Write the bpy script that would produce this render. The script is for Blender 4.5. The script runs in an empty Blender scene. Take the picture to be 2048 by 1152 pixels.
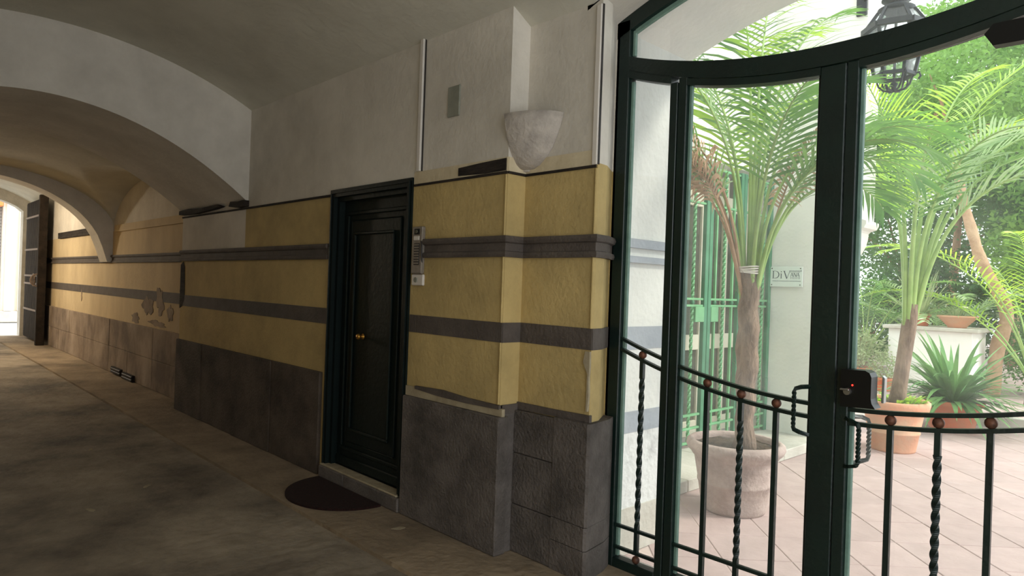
import bpy, math, random
from mathutils import Vector, Matrix
R = math.radians
rnd = random.Random(7)
S = bpy.context.scene
COL = S.collection

# ------------------------------------------------------------------ camera
cd = bpy.data.cameras.new('camera'); cam = bpy.data.objects.new('camera', cd); COL.objects.link(cam)
cd.sensor_width = 36.0; cd.lens = 36.0 * 1365.0 / 2048.0; cd.clip_start = 0.05; cd.clip_end = 200
YAW, ROLL = R(46.5), R(2.0)
fw = Vector((-math.sin(YAW), math.cos(YAW), 0)); rt = Vector((math.cos(YAW), math.sin(YAW), 0)); upv = Vector((0, 0, 1))
rx = rt * math.cos(ROLL) + upv * math.sin(ROLL)      # the camera leans 2 degrees to its left
ux = upv * math.cos(ROLL) - rt * math.sin(ROLL)
cam.matrix_world = Matrix(((rx.x, ux.x, -fw.x, 0), (rx.y, ux.y, -fw.y, 0), (rx.z, ux.z, -fw.z, 1.6), (0, 0, 0, 1)))
S.camera = cam

# ------------------------------------------------------------------ light
w = bpy.data.worlds.new('sky'); S.world = w; w.use_nodes = True
bg = w.node_tree.nodes['Background']
bg.inputs[0].default_value = (0.93, 0.97, 1.0, 1); bg.inputs[1].default_value = 2.3
sl = bpy.data.lights.new('sun', 'SUN'); sl.energy = 2.2; sl.angle = R(10); sl.color = (1.0, 0.93, 0.82)
so = bpy.data.objects.new('sun', sl); COL.objects.link(so)
so.rotation_euler = Vector((-0.60, -0.42, -0.72)).to_track_quat('-Z', 'Y').to_euler()
def portal(name, loc, direction, sx, sy):
    l = bpy.data.lights.new(name, 'AREA'); l.shape = 'RECTANGLE'; l.size = sx; l.size_y = sy
    l.cycles.is_portal = True
    o = bpy.data.objects.new(name, l); COL.objects.link(o); o.location = loc
    o.rotation_euler = Vector(direction).to_track_quat('-Z', 'Z').to_euler()
portal('portal_gate', (-1.23, 3.6, 1.7), (0, -1, 0), 2.6, 3.4)
portal('portal_rear', (1.0, -0.62, 1.3), (0, 1, 0), 1.6, 2.6)
portal('portal_right', (2.0, 1.1, 1.7), (-1, 0, 0), 3.6, 3.4)
portal('portal_street', (-20.9, 1.2, 1.6), (1, 0, 0), 3.4, 3.4)
S.view_settings.view_transform = 'Standard'; S.view_settings.look = 'None'
S.view_settings.gamma = 1.0; S.view_settings.use_curve_mapping = False
S.view_settings.exposure = 0.45
S.cycles.use_denoising = True
S.cycles.diffuse_bounces = 7; S.cycles.max_bounces = 14; S.cycles.transparent_max_bounces = 16
S.cycles.sample_clamp_indirect = 6.0

# ------------------------------------------------------------------ materials
def lin(c):
    return tuple(((v / 255) / 12.92 if v / 255 <= 0.04045 else ((v / 255 + 0.055) / 1.055) ** 2.4) for v in c) + (1,)
M = {}
def mat(name, a, b=None, scale=3.0, rough=0.8, bump=0.0, bscale=40.0, metal=0.0, spec=0.3, detail=6.0, stretch=None, trans=0.0, rand=0.0, lo=0.35, hi=0.65):
    m = bpy.data.materials.new(name); m.use_nodes = True; M[name] = m
    nt = m.node_tree; n = nt.nodes; L = nt.links; p = n['Principled BSDF']; out = n['Material Output']
    p.inputs['Roughness'].default_value = rough; p.inputs['Metallic'].default_value = metal
    p.inputs['Specular IOR Level'].default_value = spec
    tc = n.new('ShaderNodeTexCoord'); src = tc.outputs['Object']
    geo = n.new('ShaderNodeNewGeometry'); src = geo.outputs['Position']
    if stretch:
        mp = n.new('ShaderNodeMapping'); mp.inputs['Scale'].default_value = stretch; L.new(src, mp.inputs[0]); src = mp.outputs[0]
    col = None
    if b is not None:
        nz = n.new('ShaderNodeTexNoise'); nz.inputs['Scale'].default_value = scale; nz.inputs['Detail'].default_value = detail
        nz.inputs['Roughness'].default_value = 0.65
        L.new(src, nz.inputs['Vector'])
        cr = n.new('ShaderNodeValToRGB'); cr.color_ramp.elements[0].position = lo; cr.color_ramp.elements[1].position = hi
        cr.color_ramp.elements[0].color = lin(a); cr.color_ramp.elements[1].color = lin(b)
        L.new(nz.outputs['Fac'], cr.inputs[0]); col = cr.outputs[0]
    if rand:
        oi = n.new('ShaderNodeObjectInfo'); hs = n.new('ShaderNodeHueSaturation')
        mr = n.new('ShaderNodeMapRange'); mr.inputs[3].default_value = 1 - rand; mr.inputs[4].default_value = 1 + rand
        L.new(oi.outputs['Random'], mr.inputs[0]); L.new(mr.outputs[0], hs.inputs['Value'])
        if col: L.new(col, hs.inputs['Color'])
        else: hs.inputs['Color'].default_value = lin(a)
        col = hs.outputs[0]
    if col: L.new(col, p.inputs['Base Color'])
    else: p.inputs['Base Color'].default_value = lin(a)
    if bump:
        nb = n.new('ShaderNodeTexNoise'); nb.inputs['Scale'].default_value = bscale; nb.inputs['Detail'].default_value = 5
        L.new(src, nb.inputs['Vector'])
        bn = n.new('ShaderNodeBump'); bn.inputs['Strength'].default_value = bump; bn.inputs['Distance'].default_value = 0.02
        L.new(nb.outputs['Fac'], bn.inputs['Height']); L.new(bn.outputs[0], p.inputs['Normal'])
    if trans:
        t = n.new('ShaderNodeBsdfTranslucent'); mx = n.new('ShaderNodeMixShader'); mx.inputs[0].default_value = trans
        if col: L.new(col, t.inputs[0])
        else: t.inputs[0].default_value = lin(a)
        L.new(p.outputs[0], mx.inputs[1]); L.new(t.outputs[0], mx.inputs[2]); L.new(mx.outputs[0], out.inputs[0])
    return m
mat('white_plaster', (224, 218, 207), (198, 192, 181), 1.2, 0.9, 0.25, 30)
mat('vault_plaster', (212, 209, 196), (194, 191, 178), 1.3, 0.9, 0.25, 18)
mat('yellow_plaster', (198, 174, 118), (168, 148, 100), 1.7, 0.85, 0.3, 35)
mat('yellow_faded', (212, 193, 156), (192, 172, 138), 1.8, 0.88, 0.35, 28, stretch=(1, 1, 0.5))
mat('band_paint', (94, 86, 80), (78, 71, 66), 5, 0.8, 0.35, 45)
mat('stone', (106, 99, 94), (72, 67, 63), 3.5, 0.85, 0.6, 50)
mat('stone_brown', (94, 83, 73), (60, 52, 46), 2.5, 0.88, 0.6, 40)
mat('cream_strip', (214, 201, 172), (196, 182, 152), 6, 0.9, 0.2, 30)
mat('stone_far', (168, 152, 136), (112, 98, 86), 1.6, 0.9, 0.5, 30, stretch=(1, 1, 0.7))
mat('bare_dark', (60, 52, 46), (24, 20, 18), 9, 0.95, 0.9, 30, stretch=(0.4, 1, 3))
mat('patch_light', (176, 164, 138), (150, 138, 114), 8, 0.9)
mat('road', (168, 156, 138), (92, 84, 74), 0.9, 0.8, 1.0, 11, detail=12.0)
mat('walk', (166, 148, 124), (112, 99, 82), 1.2, 0.85, 0.8, 16, detail=12.0)
mat('door_paint', (12, 26, 24), (8, 19, 18), 3, 0.5, 0.15, 30, spec=0.25)
mat('gate_paint', (12, 34, 29), (9, 26, 23), 4, 0.42, 0.15, 40, spec=0.5)
mat('stop_paint_lit', (122, 150, 138), (98, 128, 116), 8, 0.5)  # pale green: the light on the stop faces is put into the colour
mat('ball_metal', (120, 78, 58), (70, 50, 42), 30, 0.5, metal=0.4)
mat('black_plastic', (14, 15, 15), rough=0.4)
mat('white_plastic', (214, 208, 200), rough=0.5)
mat('steel', (150, 150, 148), rough=0.35, metal=0.9)
mat('brass', (200, 150, 70), rough=0.3, metal=0.9)
mat('intercom_face', (150, 142, 132), (130, 122, 112), 20, 0.45, metal=0.3)
mat('dark_plastic', (48, 44, 42), rough=0.5)
mat('grey_plate', (150, 150, 138), (132, 134, 122), 6, 0.7)
mat('sconce_plaster', (192, 184, 174), (164, 156, 148), 9, 0.9, 0.4, 40)
mat('mat_fibre', (52, 26, 22), (30, 16, 14), 60, 1.0, 1.0, 160)
mat('ext_white', (232, 230, 224), (222, 222, 218), 2.5, 0.9, 0.2, 25)
mat('ext_reveal', (206, 207, 203), (194, 195, 192), 2.5, 0.9, 0.25, 25)
mat('ext_grey', (150, 156, 164), (136, 142, 150), 4, 0.85, 0.2, 30)
mat('ext_flaking', (206, 207, 206), (160, 160, 160), 5, 0.9, 0.5, 25, lo=0.5, hi=0.72)
mat('ext_stone', (196, 192, 182), (176, 172, 162), 4, 0.9, 0.3, 30)
mat('terracotta_tile', (180, 158, 154), (168, 147, 143), 5, 0.75, 0.15, 30, rand=0.06)
mat('grout', (212, 194, 186), (196, 178, 170), 8, 0.9)
mat('green_iron', (112, 172, 122), (96, 152, 106), 5, 0.5, spec=0.4)
mat('green_iron_dark', (72, 132, 98), (60, 114, 84), 5, 0.5)
mat('cream_wood', (232, 224, 204), rough=0.6)
mat('dark_glass', (104, 102, 88), (64, 64, 54), 3, 0.08, spec=0.6)
mat('pot_grey', (186, 168, 160), (152, 134, 128), 5, 0.9, 0.4, 40)
mat('pot_orange', (214, 150, 118), (196, 160, 132), 4, 0.85, 0.3, 30)
mat('pot_red', (206, 112, 76), (190, 128, 96), 5, 0.85, 0.2, 30)
mat('soil', (96, 80, 64), (54, 44, 36), 30, 1.0, 1.0, 60)
mat('palm_trunk', (150, 128, 110), (104, 86, 74), 14, 0.95, 0.9, 40, stretch=(1, 1, 0.35))
mat('petiole', (156, 182, 106), (126, 158, 86), 5, 0.6)
mat('palm_leaf', (114, 158, 72), (76, 118, 60), 3, 0.28, spec=0.5, trans=0.5, rand=0.12)
mat('palm_lime', (184, 212, 74), (142, 190, 60), 3, 0.26, spec=0.6, trans=0.55, rand=0.12)
mat('palm_pale', (178, 200, 152), (134, 170, 112), 3, 0.24, spec=0.6, trans=0.45, rand=0.1)
mat('palm_dead', (212, 178, 150), (176, 142, 116), 6, 0.9, trans=0.25)
mat('string', (226, 220, 212), rough=0.9)
mat('strap_leaf', (88, 132, 78), (120, 158, 96), 2.5, 0.4, trans=0.25, rand=0.2)
mat('tree_leaf', (96, 140, 66), (72, 116, 56), 1.2, 0.55, trans=0.4)
mat('tree_leaf_light', (134, 172, 82), (106, 150, 70), 1.2, 0.55, trans=0.45)
mat('tree_leaf_dark', (72, 108, 58), (56, 92, 50), 1.2, 0.55, trans=0.35)
mat('herb_leaf', (170, 182, 136), (142, 160, 112), 4, 0.7, trans=0.3)
mat('bark', (170, 140, 110), (120, 94, 72), 5, 0.95, 0.8, 25, stretch=(1, 1, 0.5))
mat('bark_pale', (182, 152, 122), (146, 112, 86), 4, 0.95, 0.6, 25)
mat('lantern_iron', (28, 34, 42), rough=0.5)
mat('sign_face', (226, 234, 230), rough=0.12, spec=0.6)
mat('sign_ink', (40, 58, 76), rough=0.6)
mat('iron_far', (50, 42, 35), (32, 27, 23), 6, 0.85, 0.3, 40, spec=0.15)
mat('iron_strap', (120, 104, 92), rough=0.6)
mat('street_paving', (205, 205, 202), (190, 190, 188), 2, 0.9)
mat('street_wall', (236, 228, 214), (224, 214, 200), 1.5, 0.9)
mat('shutter', (156, 152, 146), rough=0.6)
mat('orange', (226, 128, 70), rough=0.6)
mat('ground_earth', (120, 104, 78), (92, 78, 58), 2, 1.0, 0.6, 20)
def emis(name, c, s):
    m = bpy.data.materials.new(name); m.use_nodes = True; M[name] = m; p = m.node_tree.nodes['Principled BSDF']
    p.inputs['Base Color'].default_value = lin(c); p.inputs['Emission Color'].default_value = lin(c); p.inputs['Emission Strength'].default_value = s
emis('led_red', (255, 40, 30), 4)
emis('added_lamp_glow', (255, 214, 150), 5)
def glass(name, haze, tint):
    m = bpy.data.materials.new(name); m.use_nodes = True; M[name] = m; nt = m.node_tree; n = nt.nodes; L = nt.links
    n.remove(n['Principled BSDF']); out = n['Material Output']
    t = n.new('ShaderNodeBsdfTransparent'); t.inputs[0].default_value = tint
    g = n.new('ShaderNodeBsdfGlossy'); g.inputs['Roughness'].default_value = 0.02
    d = n.new('ShaderNodeBsdfTranslucent'); d.inputs[0].default_value = (0.9, 0.93, 0.92, 1)
    fr = n.new('ShaderNodeFresnel'); fr.inputs[0].default_value = 1.45
    m1 = n.new('ShaderNodeMixShader'); L.new(fr.outputs[0], m1.inputs[0]); L.new(t.outputs[0], m1.inputs[1]); L.new(g.outputs[0], m1.inputs[2])
    nz = n.new('ShaderNodeTexNoise'); nz.inputs['Scale'].default_value = 4; nz.inputs['Detail'].default_value = 6
    geo = n.new('ShaderNodeNewGeometry'); L.new(geo.outputs['Position'], nz.inputs['Vector'])
    mr = n.new('ShaderNodeMapRange'); mr.inputs[1].default_value = 0.3; mr.inputs[2].default_value = 0.75; mr.inputs[3].default_value = haze * 0.5; mr.inputs[4].default_value = haze * 1.5
    L.new(nz.outputs['Fac'], mr.inputs[0])
    m2 = n.new('ShaderNodeMixShader'); L.new(mr.outputs[0], m2.inputs[0]); L.new(m1.outputs[0], m2.inputs[1]); L.new(d.outputs[0], m2.inputs[2])
    L.new(m2.outputs[0], out.inputs[0])
glass('pane_glass', 0.045, (0.97, 0.99, 0.98, 1))  # whitish veil mixed into the pane, standing for courtyard haze and glare
glass('lantern_glass', 0.12, (0.92, 0.97, 0.98, 1))

# ------------------------------------------------------------------ helpers
def tag(o, label=None, cat=None, group=None, kind=None):
    if label: o['label'] = label
    if cat: o['category'] = cat
    if group: o['group'] = group
    if kind: o['kind'] = kind
    return o
WL = {}
def thing(name, label, cat, loc, group=None, kind=None):
    o = bpy.data.objects.new(name, None); o.empty_display_size = 0.1; COL.objects.link(o); o.location = loc; WL[o] = Vector(loc)
    return tag(o, label, cat, group, kind)
class MB:
    def __init__(s): s.v = []; s.f = []; s.m = []
    def add(s, vs, fs, mi=0):
        k = len(s.v); s.v += [tuple(x) for x in vs]; s.f += [tuple(i + k for i in f) for f in fs]; s.m += [mi] * len(fs); return s
    def box(s, x0, x1, y0, y1, z0, z1, mi=0):
        return s.add([(x0, y0, z0), (x1, y0, z0), (x1, y1, z0), (x0, y1, z0), (x0, y0, z1), (x1, y0, z1), (x1, y1, z1), (x0, y1, z1)],
                     [(0, 3, 2, 1), (4, 5, 6, 7), (0, 1, 5, 4), (1, 2, 6, 5), (2, 3, 7, 6), (3, 0, 4, 7)], mi)
    def bevbox(s, x0, x1, y0, y1, z0, z1, b=0.006, mi=0):       # box with chamfered outer edges on all sides
        V = []; F = []
        xs, ys, zs = (x0, x1), (y0, y1), (z0, z1); idx = {}
        for i in (0, 1):
            for j in (0, 1):
                for k in (0, 1):
                    sx, sy, sz = (b, -b)[i], (b, -b)[j], (b, -b)[k]
                    for a, p in enumerate(((xs[i], ys[j] + sy, zs[k] + sz), (xs[i] + sx, ys[j], zs[k] + sz), (xs[i] + sx, ys[j] + sy, zs[k]))):
                        idx[i, j, k, a] = len(V); V.append(p)
        def q(*t): F.append(tuple(idx[x] for x in t))
        for i in (0, 1): q(*[(i, j, k, 0) for j, k in (((0, 0), (0, 1), (1, 1), (1, 0)) if i == 0 else ((0, 0), (1, 0), (1, 1), (0, 1)))])
        for j in (0, 1): q(*[(i, j, k, 1) for i, k in (((0, 0), (1, 0), (1, 1), (0, 1)) if j == 0 else ((0, 0), (0, 1), (1, 1), (1, 0)))])
        for k in (0, 1): q(*[(i, j, k, 2) for i, j in (((0, 0), (0, 1), (1, 1), (1, 0)) if k == 0 else ((0, 0), (1, 0), (1, 1), (0, 1)))])
        for i in (0, 1):
            for j in (0, 1): q((i, j, 0, 0), (i, j, 1, 0), (i, j, 1, 1), (i, j, 0, 1))
            for k in (0, 1): q((i, 0, k, 0), (i, 1, k, 0), (i, 1, k, 2), (i, 0, k, 2))
        for j in (0, 1):
            for k in (0, 1): q((0, j, k, 1), (1, j, k, 1), (1, j, k, 2), (0, j, k, 2))
        for i in (0, 1):
            for j in (0, 1):
                for k in (0, 1): q((i, j, k, 0), (i, j, k, 1), (i, j, k, 2))
        return s.add(V, F, mi)
    def prism(s, poly, axis, a, b, mi=0):    # poly of 2-D points; axis the extrusion axis; order of the others is cyclic-free (x,y),(x,z),(y,z)
        def p3(p, t): return (p[0], p[1], t) if axis == 'z' else ((p[0], t, p[1]) if axis == 'y' else (t, p[0], p[1]))
        n = len(poly); vs = [p3(p, a) for p in poly] + [p3(p, b) for p in poly]
        fs = [tuple(range(n)), tuple(range(2 * n - 1, n - 1, -1))] + [(i, (i + 1) % n, n + (i + 1) % n, n + i) for i in range(n)]
        return s.add(vs, fs, mi)
    def tube(s, pts, r, n=8, mi=0, cap=True, twist=0.0, square=False):
        pts = [Vector(p) for p in pts]; N = len(pts); rs = r if isinstance(r, (list, tuple)) else [r] * N
        if square: n = 4
        vs = []; ref = None
        for i, p in enumerate(pts):
            t = (pts[min(i + 1, N - 1)] - pts[max(i - 1, 0)])
            t = t.normalized() if t.length > 1e-9 else Vector((0, 0, 1))
            if ref is None: ref = Vector((1, 0, 0)) if abs(t.x) < 0.8 else Vector((0, 1, 0))
            u = ref - t * ref.dot(t); u.normalize(); v = t.cross(u); ref = u
            for k in range(n):
                a = 2 * math.pi * k / n + twist * i + (math.pi / 4 if square else 0)
                vs.append(p + (u * math.cos(a) + v * math.sin(a)) * rs[i] * (1.414 if square else 1))
        fs = [(i * n + k, i * n + (k + 1) % n, (i + 1) * n + (k + 1) % n, (i + 1) * n + k) for i in range(N - 1) for k in range(n)]
        if cap: fs += [tuple(range(n - 1, -1, -1)), tuple(range((N - 1) * n, N * n))]
        return s.add(vs, fs, mi)
    def lathe(s, prof, c, n=32, mi=0, a0=0.0, a1=2 * math.pi, sx=1.0, sy=1.0):
        full = abs(a1 - a0 - 2 * math.pi) < 1e-6; m = n if full else n + 1
        vs = [(c[0] + r * sx * math.cos(a0 + (a1 - a0) * k / n), c[1] + r * sy * math.sin(a0 + (a1 - a0) * k / n), c[2] + z) for r, z in prof for k in range(m)]
        fs = []
        for i in range(len(prof) - 1):
            for k in range(n):
                k2 = (k + 1) % m
                fs.append((i * m + k, i * m + k2, (i + 1) * m + k2, (i + 1) * m + k))
        return s.add(vs, fs, mi)
    def ball(s, c, r, n=12, mi=0):
        prof = [(max(1e-4, r * math.sin(math.pi * i / 8)), -r * math.cos(math.pi * i / 8)) for i in range(9)]
        return s.lathe(prof, c, n, mi)
    def build(s, name, mats, parent=None, smooth=False, origin=None):
        me = bpy.data.meshes.new(name)
        mats = [mats] if isinstance(mats, str) else mats
        if parent is not None:
            r = parent
            while r not in WL: r = r.parent
            off = WL[r]
            if parent is not r: off = off + Vector(parent.location)
        else:
            if origin is None:
                xs = [p[0] for p in s.v]; ys = [p[1] for p in s.v]; zs = [p[2] for p in s.v]
                origin = ((min(xs) + max(xs)) / 2, (min(ys) + max(ys)) / 2, min(zs))
            off = Vector(origin)
        me.from_pydata([(x - off.x, y - off.y, z - off.z) for x, y, z in s.v], [], s.f)
        for mm in mats: me.materials.append(M[mm])
        if len(mats) > 1: me.polygons.foreach_set('material_index', s.m)
        if smooth: me.polygons.foreach_set('use_smooth', [True] * len(me.polygons))
        me.update()
        o = bpy.data.objects.new(name, me); COL.objects.link(o)
        if parent is not None: o.parent = parent
        else: o.location = off; WL[o] = off
        return o
def fixn(o):       # consistent outward normals
    import bmesh
    bm = bmesh.new(); bm.from_mesh(o.data); bmesh.ops.recalc_face_normals(bm, faces=bm.faces); bm.to_mesh(o.data); bm.free(); return o
def struct(o, label, cat): return tag(o, label, cat, kind='structure')

# ------------------------------------------------------------------ the passage: floor, walls, vaults
YW, YR, YF, YB = 2.78, 2.93, 2.98, -0.6
ZY, ZB = 2.31, 0.84          # top of the yellow field, top of the stone plinth
def vaultA(y):               # the near bay, a shallow barrel along the passage
    d = y - 1.09
    return 3.705 - 3.65 + math.sqrt(max(0.01, 3.65 ** 2 - d * d))
def gateArch(x, c=3.45):
    d = x + 1.235
    return c - 0.155 * d * d if abs(d) <= 1.31 else -9
fl = MB().box(-20.6, 3.2, -0.7, 2.24, -0.2, -0.025)
struct(fl.build('floor', 'road'), 'dark worn stone roadway running down the middle of the passage', 'floor')
wk = MB().box(-20.6, 3.2, 2.24, 3.3, -0.2, 0.0)
struct(wk.build('floor_walkway', 'walk'), 'dusty brown raised walkway strip along the foot of the yellow wall', 'floor')

def zoned(mb, x0, x1, y0, y1, top, zy=ZY, zb=0.0, yellow=1):
    mb.box(x0, x1, y0, y1, zb, zy, yellow); mb.box(x0, x1, y0, y1, zy, top, 0)
wd = MB()
zoned(wd, -8.75, -6.87, YW, 3.3, 3.4, zy=1.91); zoned(wd, -6.87, -5.12, YW, 3.3, 3.4); zoned(wd, -3.965, -3.0, YW, 3.3, 3.4)
wd.box(-5.12, -3.965, YW, 3.3, 2.35, 3.4, 0); wd.box(-5.12, -3.965, 3.0, 3.3, 0, 2.35, 0)
wall_door = struct(wd.build('wall_right', ['white_plaster', 'yellow_plaster']), 'striped yellow and white plaster wall around the dark green panelled door', 'wall')
wr = MB(); zoned(wr, -3.0, -2.62, YR, 3.95, 3.4)
poly = [(-2.62, YR), (-2.432, YR), (-2.43, YR + 0.01), (-2.445, YR + 0.1), (-2.545, 3.2), (-2.52, 3.2), (-2.52, 3.95), (-2.62, 3.95)]
wr.prism(poly, 'z', 0, ZY, 1)
wr.prism([(-2.62, YR), (-2.432, YR), (-2.43, YR + 0.01), (-2.445, YR + 0.1), (-2.545, 3.2), (-2.62, 3.2)], 'z', ZY, 3.4, 0)
wr.box(-2.62, -2.52, 3.2, 3.95, ZY, 3.4, 0)
wall_rec = struct(fixn(wr.build('wall_gate', ['white_plaster', 'yellow_plaster'])), 'narrow recessed yellow and white wall panel between the pilaster and the glazed gate', 'wall')
# the same wall beyond the gate on the other side
wx = MB(); zoned(wx, 0.1, 2.0, YR, 3.95, 3.6)
struct(wx.build('wall_gate_far', ['white_plaster', 'yellow_plaster']), 'yellow plaster wall on the far side of the gate opening', 'wall')
# outer leaf of the gate wall, seen through the glass
orv = MB(); orv.box(-2.53, -2.505, 3.285, 3.95, 0, 0.28, 2); orv.box(-2.53, -2.515, 3.285, 3.95, 0.28, 0.74, 3)
orv.box(-2.53, -2.512, 3.285, 3.95, 0.74, 0.87, 1); orv.box(-2.53, -2.515, 3.285, 3.95, 0.87, 3.3, 0)
orv.box(-2.53, -2.512, 3.285, 3.95, 1.25, 1.39, 1)
orv.box(-2.53, -2.49, 3.285, 3.95, 1.87, 1.925, 1); orv.box(-2.53, -2.49, 3.285, 3.95, 1.78, 1.82, 1)
struct(orv.build('wall_reveal', ['ext_reveal', 'ext_grey', 'ext_stone', 'ext_flaking']), 'pale plaster reveal with two grey bands just outside the gate', 'wall')
# vault of the near bay, opened by the arch over the gate; solid up to a flat top
def vault_mesh(x0, x1, y0, y1, nx, ny, zf, ztop):
    mb = MB(); vs = []; fs = []
    for i in range(nx + 1):
        for j in range(ny + 1):
            x = x0 + (x1 - x0) * i / nx; y = y0 + (y1 - y0) * j / ny; vs.append((x, y, zf(x, y)))
    W = ny + 1
    for i in range(nx):
        for j in range(ny): fs.append((i * W + j, i * W + j + 1, (i + 1) * W + j + 1, (i + 1) * W + j))
    mb.add(vs, fs); mb.box(x0, x1, y0, y1, ztop, ztop + 0.3)
    return mb
vm = vault_mesh(-6.82, 2.0, YB, 2.98, 100, 60, lambda x, y: max(vaultA(y), gateArch(x)), 3.9)
v1 = struct(vm.build('ceiling', 'vault_plaster', smooth=True), 'grey plaster barrel vault over the near bay of the passage', 'ceiling')
# arched soffit of the gate opening and the wall above it
def arch_wall(mb, x0, x1, y0, y1, zf, top, n=40, mi=0):
    for i in range(n):
        a = x0 + (x1 - x0) * i / n; b = x0 + (x1 - x0) * (i + 1) / n; za, zb = zf(a), zf(b)
        mb.add([(a, y0, za), (b, y0, zb), (b, y1, zb), (a, y1, za), (a, y0, top), (b, y0, top), (b, y1, top), (a, y1, top)],
               [(0, 1, 2, 3), (0, 4, 5, 1), (3, 2, 6, 7), (4, 7, 6, 5)], mi)
ga = MB(); arch_wall(ga, -2.545, 0.075, YR, 3.28, gateArch, 3.9); arch_wall(ga, -2.545, 0.075, 3.28, 3.95, lambda x: gateArch(x, 3.40), 7.0, mi=1)
struct(ga.build('wall_gate_arch', ['white_plaster', 'ext_white']), 'shallow arched white plaster head above the glazed gate', 'wall')
ow = MB(); ow.box(-9.5, -2.52, 3.95, 4.0, 3.2, 7.0); ow.box(-2.545, 4, 3.95, 4.0, 3.5, 7.0); ow.box(0.08, 4, 3.95, 4.0, 0, 3.5)
ow.box(-9.5, -2.53, 3.94, 4.0, 0, 3.2)
struct(ow.build('wall_courtyard', 'ext_white'), 'white outer wall face of the passage building towards the courtyard', 'wall')
# wall behind the camera, opening added to let daylight in, pier to the right
wb = MB(); zoned(wb, -20.5, 0.2, -0.85, YB, 3.9); zoned(wb, 1.8, 2.0, -0.85, YB, 3.9); wb.box(0.2, 1.8, -0.85, YB, 2.6, 3.9, 0)
struct(wb.build('wall_left', ['white_plaster', 'yellow_plaster']), 'yellow and white plaster wall of the passage facing the panelled door', 'wall')

# transverse arches
def cross_arch(name, x0, x1, y0, y1, zf, top, label, foot=None):
    mb = MB(); n = 48
    for i in range(n):
        a = y0 + (y1 - y0) * i / n; b = y0 + (y1 - y0) * (i + 1) / n; za, zb = zf(a), zf(b); ta, tb = top, top
        mb.add([(x0, a, za), (x0, b, zb), (x1, b, zb), (x1, a, za), (x0, a, top), (x0, b, top), (x1, b, top), (x1, a, top)],
               [(0, 3, 2, 1), (0, 1, 5, 4), (2, 3, 7, 6), (4, 5, 6, 7)], 0)
    return struct(mb.build(name, 'white_plaster'), label, 'arch')
cross_arch('wall_arch', -8.75, -6.82, YB, YW, lambda y: 3.09 - 0.234 * (y - 1.02) ** 2, 3.9, 'deep white transverse arch spanning the passage beside the door wall')
def ell(y, c, a, z0, b):
    q = 1 - ((y - c) / a) ** 2
    return z0 + b * math.sqrt(max(0.0, q))
cross_arch('wall_arch_thin', -13.3, -12.8, -0.68, YF, lambda y: ell(y, 1.09, 1.77, 1.80, 1.26), 3.9, 'narrow pale transverse arch rib nearer the street door')
# groin vault of the middle bay
def zA2(y): return ell(y, 1.1, 1.92, 2.25, 0.95)
def zB2(x): return ell(x, -10.77, 2.05, 2.30, 0.75)
v2 = vault_mesh(-12.8, -8.75, -0.85, YF + 0.02, 60, 60, lambda x, y: max(zA2(y), zB2(x)), 3.9)
struct(v2.build('ceiling_groin', 'vault_plaster', smooth=True), 'brownish groin vault between the two transverse arches', 'ceiling')
v3 = vault_mesh(-20.5, -13.3, -0.85, YF + 0.02, 20, 40, lambda x, y: ell(y, 1.1, 2.3, 2.6, 1.15), 3.9)
struct(v3.build('ceiling_street', 'vault_plaster', smooth=True), 'plain barrel vault over the bay next to the street', 'ceiling')
wf = MB(); zoned(wf, -20.5, -8.75, YF, 3.3, 3.9)
wall_far = struct(wf.build('wall_right_far', ['white_plaster', 'yellow_faded']), 'stained yellow wall beyond the deep arch, running to the street', 'wall')
# end wall with the portal to the street
we = MB()
we.box(-20.9, -20.5, 2.80, 3.4, 0, 4.2); we.box(-20.9, -20.5, -0.9, -0.5, 0, 4.2)
n = 24
for i in range(n):
    a = -0.5 + 3.30 * i / n; b = -0.5 + 3.30 * (i + 1) / n
    za, zb = ell(a, 1.15, 1.70, 2.95, 0.5), ell(b, 1.15, 1.70, 2.95, 0.5)
    we.add([(-20.9, a, za), (-20.9, b, zb), (-20.5, b, zb), (-20.5, a, za), (-20.9, a, 4.2), (-20.9, b, 4.2), (-20.5, b, 4.2), (-20.5, a, 4.2)], [(0, 1, 2, 3), (3, 2, 6, 7), (1, 0, 4, 5)])
struct(we.build('wall_street_end', 'ext_stone'), 'pale stone end wall with the arched portal to the bright street', 'wall')

# ------------------------------------------------------------------ stone plinths (slabs proud of the wall, open joints)
def slabs(parent, xs, zs, y, depth, m, name='plinth_slab', jit=0.006):
    for i in range(len(xs) - 1):
        for k in range(len(zs) - 1):
            e = rnd.uniform(-jit, jit)
            MB().bevbox(xs[i] + 0.002, xs[i + 1] - 0.002, y - depth + e, y + 0.05, zs[k] + 0.002, zs[k + 1] - 0.002, 0.006).build(name, m, parent)
slabs(wall_door, [-3.965, -3.0 + 0.035], [0.0, 0.83], YW, 0.035, 'stone')
slabs(wall_door, [-8.75, -7.9, -7.0, -6.1, -5.175], [0.0, 0.85], YW, 0.03, 'stone_brown')
for z0, z1 in ((0, 0.29), (0.29, 0.60), (0.60, 0.86)):
    MB().bevbox(-2.995, -2.66, YR - 0.035, YR + 0.03, z0 + 0.002, z1 - 0.002, 0.005).build('plinth_slab', 'stone', wall_rec)
for z0, z1 in ((0, 0.17), (0.17, 0.30), (0.30, 0.87)):
    e = rnd.uniform(-0.004, 0.004)
    fixn(MB().prism([(-2.658, YR + 0.03), (-2.658, YR - 0.04), (-2.405 + e, YR - 0.045), (-2.393 + e, YR - 0.03), (-2.43 + e, 3.10), (-2.47, 3.195), (-2.60, 3.195)], 'z', z0 + 0.002, z1 - 0.002).build('corner_block', 'stone', wall_rec))
xs = [-20.4]
while xs[-1] < -9.3: xs.append(xs[-1] + rnd.uniform(0.85, 1.25))
xs[-1] = -8.75
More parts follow.
